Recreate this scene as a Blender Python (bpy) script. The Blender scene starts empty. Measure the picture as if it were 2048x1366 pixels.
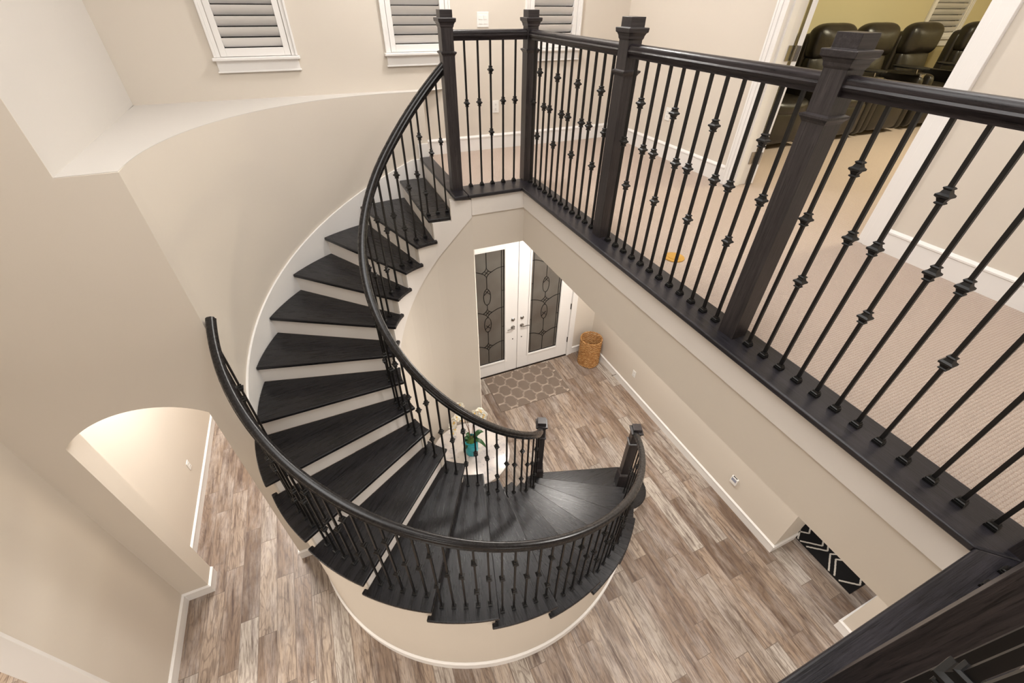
import bpy, bmesh, math, random
from math import sin, cos, pi, radians, atan2, hypot
from mathutils import Vector, Matrix
random.seed(7)
C = bpy.context.scene.collection
scene = bpy.context.scene

# ------------------------------------------------------------------ constants (metres)
CX, CY = 0.8127, 2.8300            # centre of the stair well
RI, RO, ROO = 0.6051, 1.7456, 1.8244
RISE, DT, T0, T1 = 0.181157, 0.2597435, 1.42941, 1.36841
U = 19 * RISE                      # upper floor level
CZ = U + 1.32                      # eye height
CEIL = 6.35
LEDGE = 4.048

# ------------------------------------------------------------------ colour / materials
def lin(c):
    def f(v):
        v /= 255.0
        return v / 12.92 if v <= 0.04045 else ((v + 0.055) / 1.055) ** 2.4
    return (f(c[0]), f(c[1]), f(c[2]), 1.0)

class NT:
    def __init__(s, name):
        s.m = bpy.data.materials.new(name); s.m.use_nodes = True
        s.t = s.m.node_tree; s.n = s.t.nodes; s.l = s.t.links
        s.b = s.n['Principled BSDF']
    def node(s, kind, **kw):
        n = s.n.new(kind)
        for k, v in kw.items():
            if k.startswith('i_'):
                n.inputs[k[2:].replace('_', ' ')].default_value = v
            else: setattr(n, k, v)
        return n
    def link(s, a, b): s.l.new(a, b)
    def math(s, op, a, b=None, c=None):
        n = s.n.new('ShaderNodeMath'); n.operation = op
        for i, v in enumerate((a, b, c)):
            if v is None: continue
            if isinstance(v, (int, float)): n.inputs[i].default_value = v
            else: s.l.new(v, n.inputs[i])
        return n.outputs[0]
    def ramp(s, fac, stops, interp='LINEAR'):
        n = s.n.new('ShaderNodeValToRGB'); n.color_ramp.interpolation = interp
        e = n.color_ramp.elements
        while len(e) < len(stops): e.new(0.5)
        for el, (p, c) in zip(e, stops): el.position = p; el.color = c
        s.l.new(fac, n.inputs[0]); return n.outputs[0]
    def mix(s, fac, a, b, mode='MIX'):
        n = s.n.new('ShaderNodeMix'); n.data_type = 'RGBA'; n.blend_type = mode
        if isinstance(fac, (int, float)): n.inputs[0].default_value = fac
        else: s.l.new(fac, n.inputs[0])
        for sock, v in ((n.inputs[6], a), (n.inputs[7], b)):
            if isinstance(v, tuple): sock.default_value = v
            else: s.l.new(v, sock)
        return n.outputs[2]
    def coords(s, scale=(1, 1, 1), rot=(0, 0, 0), which='Object'):
        tc = s.n.new('ShaderNodeTexCoord'); mp = s.n.new('ShaderNodeMapping')
        mp.inputs['Scale'].default_value = scale; mp.inputs['Rotation'].default_value = rot
        s.l.new(tc.outputs[which], mp.inputs[0]); return mp.outputs[0]
    def noise(s, vec, scale, detail=4, rough=0.5):
        n = s.n.new('ShaderNodeTexNoise'); n.inputs['Scale'].default_value = scale
        n.inputs['Detail'].default_value = detail; n.inputs['Roughness'].default_value = rough
        s.l.new(vec, n.inputs['Vector']); return n.outputs['Fac']
    def bump(s, h, strength=0.2, dist=0.002):
        n = s.n.new('ShaderNodeBump'); n.inputs['Strength'].default_value = strength
        n.inputs['Distance'].default_value = dist
        s.l.new(h, n.inputs['Height']); s.l.new(n.outputs[0], s.b.inputs['Normal'])
    def base(s, c):
        if isinstance(c, tuple): s.b.inputs['Base Color'].default_value = c
        else: s.l.new(c, s.b.inputs['Base Color'])
    def set(s, rough=0.5, metal=0.0, spec=0.5, coat=0.0):
        s.b.inputs['Roughness'].default_value = rough; s.b.inputs['Metallic'].default_value = metal
        s.b.inputs['Specular IOR Level'].default_value = spec
        s.b.inputs['Coat Weight'].default_value = coat
        s.b.inputs['Coat Roughness'].default_value = 0.15

def paint(name, col, rough=0.6, bump=0.05, scale=60, var=0.02, spec=0.3):
    k = NT(name); v = k.coords(which='Generated' if False else 'Object')
    n = k.noise(v, scale, 3)
    n2 = k.noise(v, 1.3, 2)
    c = lin(col); d = tuple(x * (1 - var * 3) for x in c[:3]) + (1,)
    k.base(k.mix(n2, d, c)); k.set(rough, spec=spec); k.bump(n, bump, 0.001)
    return k.m

def wood_dark(name, axis, col=(40, 33, 33), hi=(64, 54, 53), rough=0.33, grain=1.0, spec=0.3, iso=False, bump=0.4, coat=0.0):
    k = NT(name)
    sc = {'X': (1.2, 22, 22), 'Y': (22, 1.2, 22), 'Z': (22, 22, 1.2), 'I': (9, 9, 9)}[axis]
    v = k.coords(sc)
    n = k.noise(v, 3.0 * grain, 6, 0.7)
    sc2 = {'X': (3, 110, 110), 'Y': (90, 3, 90), 'Z': (90, 90, 3), 'I': (30, 30, 30)}[axis]
    p = k.noise(k.coords(sc2), 2.5, 4, 0.7)
    c = k.ramp(n, [(0.30, lin(col)), (0.52, lin(tuple((a + b) // 2 for a, b in zip(col, hi)))), (0.72, lin(hi))])
    if axis != 'I': c = k.mix(k.ramp(p, [(0.36, (1, 1, 1, 1)), (0.46, (0, 0, 0, 1))]), c, lin(tuple(int(a * 0.6) for a in col)))
    k.base(c); k.set(rough, spec=spec, coat=coat); k.b.inputs['Coat Roughness'].default_value = 0.30
    k.l.new(k.ramp(n, [(0.2, (rough * 0.8,) * 3 + (1,)), (0.8, (rough * 1.4,) * 3 + (1,))]), k.b.inputs['Roughness'])
    k.bump(k.math('ADD', p, k.math('MULTIPLY', n, 0.15)), bump, 0.0014)
    return k.m

M = {}
M['wall'] = paint('wall_paint', (217, 208, 196), 0.75, 0.04, 90)
M['white'] = paint('trim_white', (238, 235, 232), 0.45, 0.02, 40)
M['white2'] = paint('riser_white', (236, 230, 224), 0.5, 0.04, 18, 0.03)
M['fascia'] = paint('fascia_white', (228, 222, 216), 0.6, 0.03, 50)
M['niche'] = paint('pale_wall_paint', (208, 203, 197), 0.8, 0.04, 80)
M['ceil'] = paint('ceiling_paint', (240, 236, 230), 0.8, 0.05, 80)
M['theatre'] = paint('theatre_wall', (214, 204, 166), 0.8, 0.04, 90)
M['woodX'] = wood_dark('espresso_wood_x', 'X', (9, 9, 11), (36, 33, 38), 0.26, spec=0.34, bump=0.45, coat=0.10)
M['woodCap'] = wood_dark('espresso_cap_block', 'X', (28, 25, 27), (60, 54, 55), 0.34, spec=0.4, bump=0.15, coat=0.15)
M['woodZ'] = wood_dark('espresso_wood_z', 'Z', (28, 25, 27), (66, 59, 59), 0.36, spec=0.4, coat=0.15)
M['rail'] = wood_dark('espresso_rail', 'Y', (26, 23, 25), (48, 42, 44), 0.27)
M['railX'] = wood_dark('espresso_rail_x', 'X', (26, 23, 25), (48, 42, 44), 0.27)
M['railS'] = wood_dark('espresso_rail_curved', 'I', (20, 18, 19), (25, 22, 24), 0.25, spec=0.3, bump=0.03, coat=0.3)
M['capY'] = wood_dark('espresso_cap', 'Y', (22, 21, 25), (50, 47, 53), 0.30, spec=0.35, bump=0.5, coat=0.2)
M['capX'] = wood_dark('espresso_cap_x', 'X', (22, 21, 25), (50, 47, 53), 0.30, spec=0.35, bump=0.5, coat=0.2)
def metal(name, col, rough, met=1.0):
    k = NT(name); n = k.noise(k.coords(), 120, 2); k.base(lin(col)); k.set(rough, met); k.bump(n, 0.05, 0.0005); return k.m
M['iron'] = metal('satin_black_iron', (12, 11, 11), 0.42, 0.2)
M['nickel'] = metal('satin_nickel', (170, 168, 165), 0.25)
M['bronze'] = metal('oil_bronze', (60, 52, 46), 0.4)
M['brass'] = paint('brass_disc', (196, 148, 62), 0.45, 0.02, 40, 0.05, 0.5)
M['black'] = paint('black_plastic', (18, 18, 18), 0.5, 0.02, 50)
M['plastic'] = paint('white_plastic', (236, 234, 230), 0.35, 0.0, 50, 0.0, 0.5)
M['screen'] = paint('grey_screen', (150, 155, 172), 0.3, 0.0, 50, 0.0, 0.5)
M['night'] = paint('night_glass', (8, 9, 12), 0.08, 0.0, 10, 0.0, 0.6)

def plank_material():
    k = NT('wood_look_plank_tile')
    tc = k.n.new('ShaderNodeTexCoord'); sp = k.n.new('ShaderNodeSeparateXYZ'); k.link(tc.outputs['Object'], sp.inputs[0])
    W, L = 0.162, 0.98
    u = k.math('DIVIDE', sp.outputs[0], W); row = k.math('FLOOR', u)
    wn = k.n.new('ShaderNodeTexWhiteNoise'); wn.noise_dimensions = '1D'; k.link(row, wn.inputs['W'])
    v = k.math('ADD', k.math('DIVIDE', sp.outputs[1], L), k.math('MULTIPLY', wn.outputs['Value'], 7.0))
    col = k.math('FLOOR', v)
    cb = k.n.new('ShaderNodeCombineXYZ'); k.link(row, cb.inputs[0]); k.link(col, cb.inputs[1])
    w2 = k.n.new('ShaderNodeTexWhiteNoise'); w2.noise_dimensions = '2D'; k.link(cb.outputs[0], w2.inputs['Vector'])
    tone = w2.outputs['Value']
    # joints
    fu = k.math('FRACT', u); fv = k.math('FRACT', v)
    eu = k.math('MINIMUM', fu, k.math('SUBTRACT', 1.0, fu)); ev = k.math('MINIMUM', fv, k.math('SUBTRACT', 1.0, fv))
    j = k.math('MAXIMUM', k.math('LESS_THAN', eu, 0.016), k.math('LESS_THAN', ev, 0.0026))
    # grain: stretched, shifted per plank
    off = k.n.new('ShaderNodeVectorMath'); off.operation = 'MULTIPLY_ADD'
    k.link(w2.outputs['Color'], off.inputs[0]); off.inputs[1].default_value = (13, 17, 5); k.link(tc.outputs['Object'], off.inputs[2])
    mp = k.n.new('ShaderNodeMapping'); mp.inputs['Scale'].default_value = (26, 1.7, 1); k.link(off.outputs[0], mp.inputs[0])
    g = k.noise(mp.outputs[0], 1.2, 8, 0.68)
    mp2 = k.n.new('ShaderNodeMapping'); mp2.inputs['Scale'].default_value = (7, 1.4, 1); k.link(off.outputs[0], mp2.inputs[0])
    nn = k.n.new('ShaderNodeTexNoise'); nn.inputs['Scale'].default_value = 1.1; nn.inputs['Detail'].default_value = 1.5; k.link(mp2.outputs[0], nn.inputs['Vector'])
    rings = k.math('SINE', k.math('MULTIPLY', nn.outputs['Fac'], 75.0))
    mp3 = k.n.new('ShaderNodeMapping'); mp3.inputs['Scale'].default_value = (9, 2.5, 1); k.link(off.outputs[0], mp3.inputs[0])
    blotch = k.noise(mp3.outputs[0], 0.9, 5, 0.6)
    base = k.ramp(tone, [(0.0, lin((112, 92, 76))), (0.22, lin((150, 129, 111))), (0.45, lin((172, 155, 138))), (0.62, lin((132, 112, 96))), (0.8, lin((158, 145, 132))), (1.0, lin((186, 176, 164)))])
    c = k.mix(k.ramp(g, [(0.33, (1, 1, 1, 1)), (0.52, (0, 0, 0, 1))]), base, lin((78, 60, 51)))
    c = k.mix(k.math('MULTIPLY', k.ramp(rings, [(0.55, (0, 0, 0, 1)), (0.95, (1, 1, 1, 1))]), 0.42), c, lin((92, 76, 68)))
    c = k.mix(k.math('MULTIPLY', k.ramp(blotch, [(0.45, (0, 0, 0, 1)), (0.68, (1, 1, 1, 1))]), 0.45), c, lin((196, 186, 178)))
    mp4 = k.n.new('ShaderNodeMapping'); mp4.inputs['Scale'].default_value = (110, 7, 1); k.link(off.outputs[0], mp4.inputs[0])
    fine = k.noise(mp4.outputs[0], 1.0, 5, 0.7)
    c = k.mix(k.math('MULTIPLY', k.ramp(fine, [(0.35, (1, 1, 1, 1)), (0.5, (0, 0, 0, 1))]), 0.7), c, lin((92, 76, 68)))
    c = k.mix(j, c, lin((112, 98, 88)))
    k.base(c); k.set(0.45, spec=0.4)
    h = k.math('SUBTRACT', g, k.math('MULTIPLY', j, 2.0)); k.bump(h, 0.25, 0.002)
    return k.m
M['plank'] = plank_material()

def carpet_material():
    k = NT('loop_carpet')
    tc = k.n.new('ShaderNodeTexCoord'); sp = k.n.new('ShaderNodeSeparateXYZ'); k.link(tc.outputs['Object'], sp.inputs[0])
    W = 0.0125
    nz = k.noise(tc.outputs['Object'], 45, 3)
    r = k.math('FLOOR', k.math('DIVIDE', sp.outputs[1], W))
    ox = k.math('ADD', k.math('DIVIDE', sp.outputs[0], W), k.math('MULTIPLY', k.math('MODULO', r, 2.0), 0.5))
    ox = k.math('ADD', ox, k.math('MULTIPLY', nz, 2.2))
    fx = k.math('ABSOLUTE', k.math('SUBTRACT', k.math('FRACT', ox), 0.5)); fy = k.math('ABSOLUTE', k.math('SUBTRACT', k.math('FRACT', k.math('DIVIDE', sp.outputs[1], W)), 0.5))
    d = k.math('POWER', k.math('ADD', k.math('MULTIPLY', fx, fx), k.math('MULTIPLY', fy, fy)), 0.5)
    big = k.noise(tc.outputs['Object'], 2.2, 3)
    fz = k.noise(tc.outputs['Object'], 420, 2)
    c = k.ramp(d, [(0.40, lin((196, 180, 168))), (0.56, lin((176, 152, 136))), (0.68, lin((120, 98, 84)))])
    c = k.mix(k.math('MULTIPLY', fz, 0.45), c, lin((214, 200, 188)))
    c = k.mix(k.math('MULTIPLY', big, 0.25), c, lin((186, 166, 152)))
    k.base(c); k.set(0.95, spec=0.1)
    k.bump(k.math('SUBTRACT', fz, k.math('MULTIPLY', d, 2.2)), 0.8, 0.004)
    return k.m
M['carpet'] = carpet_material()

# ------------------------------------------------------------------ mesh helpers
def wm(o):
    if o is None: return Matrix.Identity(4)
    return wm(o.parent) @ o.matrix_parent_inverse @ o.matrix_basis
def adopt(o, parent):
    if parent is not None:
        o.parent = parent; o.matrix_parent_inverse = wm(parent).inverted()
def tag(o, label=None, cat=None, group=None, kind=None):
    if label: o['label'] = label
    if cat: o['category'] = cat
    if group: o['group'] = group
    if kind: o['kind'] = kind
    return o
class MB:
    def __init__(s): s.v = []; s.f = []; s.mi = []
    def add(s, vs, fs, mi=0):
        o = len(s.v); s.v += [tuple(v) for v in vs]; s.f += [tuple(i + o for i in f) for f in fs]; s.mi += [mi] * len(fs)
    def box(s, x0, x1, y0, y1, z0, z1, mi=0, M_=None):
        vs = [Vector((x, y, z)) for z in (z0, z1) for y in (y0, y1) for x in (x0, x1)]
        if M_: vs = [M_ @ v for v in vs]
        s.add(vs, [(0, 2, 3, 1), (4, 5, 7, 6), (0, 1, 5, 4), (1, 3, 7, 5), (3, 2, 6, 7), (2, 0, 4, 6)], mi)
    def prism(s, poly, z0, z1, mi=0, M_=None):
        n = len(poly)
        a = sum(poly[i][0] * poly[(i + 1) % n][1] - poly[(i + 1) % n][0] * poly[i][1] for i in range(n))
        if a < 0: poly = poly[::-1]
        vs = [Vector((x, y, z0)) for x, y in poly] + [Vector((x, y, z1)) for x, y in poly]
        if M_: vs = [M_ @ v for v in vs]
        s.add(vs, [tuple(range(n))[::-1], tuple(range(n, 2 * n))] + [(i, (i + 1) % n, n + (i + 1) % n, n + i) for i in range(n)], mi)
    def stack(s, secs, cx=0, cy=0, rot=0, mi=0):      # square sections (z, half) or (z, hx, hy)
        vs = []
        for sec in secs:
            z = sec[0]; hx = sec[1]; hy = sec[2] if len(sec) > 2 else sec[1]
            for a, b in ((-1, -1), (1, -1), (1, 1), (-1, 1)):
                x, y = a * hx, b * hy
                vs.append((cx + x * cos(rot) - y * sin(rot), cy + x * sin(rot) + y * cos(rot), z))
        fs = [(3, 2, 1, 0)]
        for i in range(len(secs) - 1):
            o = 4 * i
            fs += [(o + j, o + (j + 1) % 4, o + 4 + (j + 1) % 4, o + 4 + j) for j in range(4)]
        o = 4 * (len(secs) - 1); fs.append((o, o + 1, o + 2, o + 3)); s.add(vs, fs, mi)
    def lathe(s, prof, n=32, c=(0, 0, 0), mi=0, cap=True):
        vs = []; m = len(prof)
        for r, z in prof:
            for i in range(n):
                a = 2 * pi * i / n; vs.append((c[0] + r * cos(a), c[1] + r * sin(a), c[2] + z))
        fs = [(j * n + i, j * n + (i + 1) % n, (j + 1) * n + (i + 1) % n, (j + 1) * n + i) for j in range(m - 1) for i in range(n)]
        if cap: fs += [tuple(range(n))[::-1], tuple(range((m - 1) * n, m * n))]
        s.add(vs, fs, mi)
    def sweep(s, path, prof, up=Vector((0, 0, 1)), closed=False, caps=True, mi=0, radii=None):
        P = [Vector(p) for p in path]; n = len(P); m = len(prof); vs = []
        for i in range(n):
            if closed: t = P[(i + 1) % n] - P[i - 1]
            else: t = P[min(i + 1, n - 1)] - P[max(i - 1, 0)]
            t.normalize(); side = t.cross(up)
            if side.length < 1e-5: side = t.cross(Vector((1, 0, 0)))
            side.normalize(); w = side.cross(t)
            r = radii[i] if radii else 1
            vs += [P[i] + side * a * r + w * b * r for a, b in prof]
        fs = []
        for i in range(n if closed else n - 1):
            k = (i + 1) % n
            fs += [(i * m + j, i * m + (j + 1) % m, k * m + (j + 1) % m, k * m + j) for j in range(m)]
        if caps and not closed: fs += [tuple(range(m))[::-1], tuple(range((n - 1) * m, n * m))]
        s.add(vs, fs, mi)
    def tube(s, path, r, n=8, closed=False, mi=0, radii=None):
        s.sweep(path, [(r * cos(2 * pi * i / n), r * sin(2 * pi * i / n)) for i in range(n)], closed=closed, mi=mi, radii=radii)
    def build(s, name, mat, parent=None, bevel=0, seg=2, smooth=False, origin=True, subsurf=0, fix=True, weld=False):
        me = bpy.data.meshes.new(name)
        org = Vector((0, 0, 0))
        if origin is True:
            xs = [v[0] for v in s.v]; ys = [v[1] for v in s.v]; zs = [v[2] for v in s.v]
            org = Vector(((min(xs) + max(xs)) / 2, (min(ys) + max(ys)) / 2, min(zs)))
        elif origin: org = Vector(origin)
        me.from_pydata([tuple(Vector(v) - org) for v in s.v], [], s.f)
        for m in (mat if isinstance(mat, (list, tuple)) else [mat]): me.materials.append(m)
        for p, i in zip(me.polygons, s.mi): p.material_index = i
        if fix:
            bm = bmesh.new(); bm.from_mesh(me)
            if weld: bmesh.ops.remove_doubles(bm, verts=bm.verts, dist=0.0005)
            bmesh.ops.recalc_face_normals(bm, faces=bm.faces); bm.to_mesh(me); bm.free()
        if smooth:
            for p in me.polygons: p.use_smooth = True
        o = bpy.data.objects.new(name, me); C.objects.link(o); o.location = org
        if bevel:
            b = o.modifiers.new('bevel', 'BEVEL'); b.width = bevel; b.segments = seg; b.limit_method = 'ANGLE'; b.angle_limit = radians(40)
        if subsurf:
            b = o.modifiers.new('sub', 'SUBSURF'); b.levels = subsurf; b.render_levels = subsurf
        if smooth and not subsurf and hasattr(me, 'set_sharp_from_angle'): me.set_sharp_from_angle(angle=radians(38))
        adopt(o, parent); return o
def empty(name, loc, label, cat, group=None, kind=None):
    o = bpy.data.objects.new(name, None); C.objects.link(o); o.location = loc; o.empty_display_size = 0.1
    return tag(o, label, cat, group, kind)
def one(name, mat, fn, parent=None, **kw):
    m = MB(); fn(m); return m.build(name, mat, parent, **kw)
def clone(o, parent, loc=None, rz=None):
    c = o.copy(); C.objects.link(c)
    c.parent = None
    if loc is not None: c.location = loc
    if rz is not None: c.rotation_euler = (0, 0, rz)
    if parent is not None: adopt(c, parent)
    return c
def clone_tree(root, loc, rz=0):
    # copies a thing with parts and sub-parts (all share mesh data)
    def rec(o, par):
        c = o.copy(); C.objects.link(c); c.parent = par
        for ch in [x for x in bpy.data.objects if x.parent == o]: rec(ch, c)
        return c
    r = rec(root, None); r.location = loc; r.rotation_euler = (0, 0, rz); return r
def P(R, a): return (CX + R * cos(a), CY + R * sin(a))
def nose(a, T): return U - RISE * (a - T) / DT

def holes(m, axis, c0, c1, u0, u1, z0, z1, hs):
    # wall slab with rectangular holes; axis 'y' -> slab normal along y, u = x
    us = sorted({u0, u1, *[h[0] for h in hs], *[h[1] for h in hs]}); zs = sorted({z0, z1, *[h[2] for h in hs], *[h[3] for h in hs]})
    us = [u for u in us if u0 <= u <= u1]; zs = [z for z in zs if z0 <= z <= z1]
    for a, b in zip(us, us[1:]):
        run = None
        for c, d in zip(zs, zs[1:]):
            mid = ((a + b) / 2, (c + d) / 2)
            hole = any(h[0] < mid[0] < h[1] and h[2] < mid[1] < h[3] for h in hs)
            if not hole:
                if run: run = (run[0], d)
                else: run = (c, d)
            if (hole or d == zs[-1]) and run:
                if axis == 'y': m.box(a, b, c0, c1, run[0], run[1])
                else: m.box(c0, c1, a, b, run[0], run[1])
                run = None

# ------------------------------------------------------------------ SETTING
def S(o, label, cat='wall'): return tag(o, label, cat, kind='structure')
S(one('floor', M['plank'], lambda m: m.box(-6.5, 7.5, -4.2, 7.6, -0.12, 0), origin=(0, 0, 0)), 'grey brown wood-look plank floor of the lower level', 'floor')
def slab(m):
    m.box(1.74, 3.37, -4.0, 4.70, 3.05, U); m.box(1.08, 1.74, 3.55, 4.70, 3.05, U); m.box(-2.28, 1.74, -4.0, -0.12, 3.05, U)
    m.box(3.37, 11.0, -1.2, 4.70, 3.05, U)
S(one('floor', M['carpet'], slab, origin=(0, 0, 0)), 'pink beige loop pile carpet covering the upper landing and theater room', 'floor')
def header(m):
    m.box(1.61, 1.74, -0.12, 3.55, 2.94, 3.44); m.box(1.11, 1.61, 3.42, 3.55, 2.94, 3.44); m.box(-2.28, 1.61, -0.16, -0.04, 2.94, 3.44)
S(one('wall_header', M['wall'], header, origin=(0, 0, 0)), 'beige dropped header band below the white fascia of the balcony')
def fascia(m):
    m.box(1.598, 1.612, -0.04, 3.422, 3.272, 3.436); m.box(1.108, 1.598, 3.408, 3.422, 3.272, 3.436); m.box(-2.28, 1.598, -0.04, -0.026, 3.272, 3.436)
S(one('trim_1', M['fascia'], fascia, bevel=0.003, origin=(0, 0, 0)), 'white fascia board directly under the dark balcony edge', 'trim')
S(one('ceiling', M['ceil'], lambda m: m.box(-2.5, 11.2, -4.2, 4.9, CEIL, CEIL + 0.1)), 'white ceiling high over the stairwell', 'ceiling')
S(one('ceiling', M['ceil'], lambda m: m.prism([(-2.28, 3.012), (P(1.84, radians(174))[0], 3.012)] + [P(1.84, radians(a)) for a in range(170, 100, -6)] + [(-0.3, 4.9), (-0.85, 4.9), (-0.85, 7.4), (-2.28, 7.4)], 3.05, 3.15)), 'white ceiling of the side hall beyond the arch', 'ceiling')
S(one('ceiling', M['ceil'], lambda m: m.box(-6.5, -2.28 - 0.2, -4.2, 7.6, 3.05, 3.15)), 'white ceiling of the side room beyond the left opening', 'ceiling')

WINS = [(-0.575, 0.049), (0.786, 1.410), (2.160, 2.784)]
WTOP = 5.9
def win_wall(m):
    hs = [(a + 0.05, b - 0.05, 4.345, WTOP) for a, b in WINS] + [(1.20, 3.115, -1, 2.44)]
    holes(m, 'y', 4.70, 4.88, 0.5, 3.56, 0, CEIL, hs)
    holes(m, 'y', 4.70, 4.88, -1.42, 0.5, 3.9, CEIL, hs)
S(one('wall_back', M['wall'], win_wall, origin=(0, 0, 0)), 'beige outer wall holding three shuttered windows upstairs and the double entry doors downstairs')
S(one('wall_niche', M['niche'], lambda m: m.prism([(-1.212, 2.8205), (-1.255, 4.699), (-1.42, 4.699), (-1.42, 2.8205)], LEDGE, CEIL)), 'pale side wall of the recess above the ledge')
# curved wall beside the stairs
def stair_path(R):
    pts = [P(R, radians(180 - i * 3)) for i in range(31)]
    pts.append((1.06, CY + R)); return pts
def curved_wall(m):
    inner = stair_path(1.765); outer = [P(1.86, radians(180 - i * 3)) for i in range(31)] + [(1.06, CY + 1.865)]
    n = len(inner); vs = []
    for z in (0, LEDGE - 0.004): vs += [(x, y, z) for x, y in inner] + [(x, y, z) for x, y in outer]
    N = 2 * n; fs = []
    for i in range(n - 1):
        fs += [(i, i + 1, N + i + 1, N + i), (n + i + 1, n + i, N + n + i, N + n + i + 1), (N + i, N + i + 1, N + n + i + 1, N + n + i), (i + 1, i, n + i, n + i + 1)]
    fs += [(0, N, N + n, n), (n - 1, n + n - 1, N + n + n - 1, N + n - 1)]
    m.add(vs, fs)
S(one('wall_stair', M['wall'], curved_wall, smooth=True, origin=(0, 0, 0)), 'pale curved wall rising beside the treads up to the ledge')
def ledge(m):
    inner = [P(1.765, radians(180 - i * 3)) for i in range(31)] + [(1.06, CY + 1.765)]
    n = len(inner); out_ = []
    for x, y in inner:
        out_.append((-1.25, 2.82) if not out_ else (max(-1.25, CX + (x - CX) * 2.2), 4.70))
    vs = [(x, y, z) for z in (LEDGE - 0.004, LEDGE) for x, y in inner + out_]
    k = 2 * n; fs = []
    for i in range(n - 1):
        fs += [(k + i, k + i + 1, k + n + i + 1, k + n + i), (i + 1, i, k + i, k + i + 1), (i, i + 1, n + i + 1, n + i)]
    fs += [(0, n, k + n, k), (n - 1, k + n - 1, k + 2 * n - 1, 2 * n - 1)]
    m.add(vs, fs)
S(one('trim_2', M['niche'], ledge, origin=(0, 0, 0)), 'pale flat ledge in the recess under the leftmost shuttered window', 'ledge')
# arch wall
AX0, AX1, AZ, AH = -2.050, -1.198, 2.342, 0.188
def arch_wall(m):
    y0, y1 = 2.82, 3.01
    m.box(-2.28, AX0, y0, y1, 0, AZ); m.box(AX1, -0.948, y0, y1, 0, AZ)
    n = 28; c = (AX0 + AX1) / 2; h = (AX1 - AX0) / 2
    # circular segment arch
    R = (h * h + AH * AH) / (2 * AH); zc = AZ + AH - R; a0 = math.asin(h / R)
    pts = [(c + R * sin(-a0 + 2 * a0 * i / n), zc + R * cos(-a0 + 2 * a0 * i / n)) for i in range(n + 1)]
    for (xa, za), (xb, zb) in zip(pts, pts[1:]):
        vs = [(xa, y0, za), (xb, y0, zb), (xb, y0, 2.8), (xa, y0, 2.8), (xa, y1, za), (xb, y1, zb), (xb, y1, 2.8), (xa, y1, 2.8)]
        m.add(vs, [(0, 1, 2, 3), (5, 4, 7, 6), (1, 0, 4, 5)])
    m.box(-2.28, AX0, y0, y1, AZ, 2.8); m.box(AX1, -0.948, y0, y1, AZ, 2.8)
    m.box(-2.28, -1.214, y0, y1, 2.8, LEDGE - 0.004); m.box(-2.28, -1.30, y0, y1, LEDGE - 0.004, CEIL); m.box(-1.214, -0.948, y0, y1, 2.8, LEDGE - 0.004); m.box(-1.30, -1.212, y0, y0 + 0.004, LEDGE - 0.004, CEIL)
S(one('wall_arch', M['wall'], arch_wall, origin=(0, 0, 0)), 'beige wall pierced by the arched opening into the side hall')
def left_wall(m):
    holes(m, 'x', -2.48, -2.28, -4.2, 3.01, 0, CEIL, [(0.2, 1.88, -1, 2.44)])
S(one('wall_left', M['wall'], left_wall, origin=(0, 0, 0)), 'tall beige left wall with a white cased opening at its near end')
S(one('wall_hall', M['wall'], lambda m: (m.box(-2.47, -2.27, 3.01, 7.6, 0, 3.05), m.box(-2.27, -0.9, 7.3, 7.6, 0, 3.05), m.box(-0.93, -0.8, 4.9, 7.3, 0, 3.05)), origin=(0, 0, 0)), 'cream side hall wall seen through the arch, with an outlet')
S(one('trim_3', M['white'], lambda m: (m.box(-2.482, -2.278, 1.862, 1.882, 0, 2.44), m.box(-2.482, -2.278, 0.2, 0.215, 0, 2.44))), 'white jamb lining of the opening in the left wall', 'trim')
S(one('wall_side_room', M['wall'], lambda m: (m.box(-6.5, -6.3, -4.2, 7.6, 0, 3.05), m.box(-6.3, -2.48, 4.0, 4.2, 0, 3.05), m.box(-6.3, -2.48, -4.2, -4.0, 0, 3.05))), 'beige walls of the side room past the left opening')
def right_upper(m): holes(m, 'x', 3.37, 3.53, -4.0, 4.70, U, CEIL, [(1.575, 2.80, U - 1, U + 2.44)])
S(one('wall_right', M['wall'], right_upper, origin=(0, 0, 0)), 'beige upstairs wall with the doorway into the theater room')
S(one('wall_right_lower', M['wall'], lambda m: (m.box(3.555, 3.92, 0.875, 4.70, 0, 3.05), m.box(3.555, 5.6, -4.0, 0.085, 0, 3.05), m.box(5.6, 5.8, -4.0, 4.70, 0, 3.05)), origin=(0, 0, 0)), 'beige foyer wall with a keypad and outlet, ending at the hall with the black rug')
S(one('wall_near', M['wall'], lambda m: (m.box(-2.48, 3.56, -4.2, -4.0, 0, CEIL),)), 'beige wall behind the viewpoint')
def theatre(m):
    hs = [(8.54, 9.41, 4.345, WTOP)]
    holes(m, 'y', 4.70, 4.88, 3.56, 11.0, U, CEIL, hs)
    m.box(10.9, 11.05, -1.2, 4.70, U, CEIL); m.box(3.53, 11.0, -1.35, -1.2, U, CEIL)
    m.box(3.531, 3.545, 2.80, 4.70, U, CEIL); m.box(3.531, 3.545, -1.2, 1.575, U, CEIL)
S(one('wall_theater', M['theatre'], theatre, origin=(0, 0, 0)), 'golden beige wall behind the black recliners')

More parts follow.
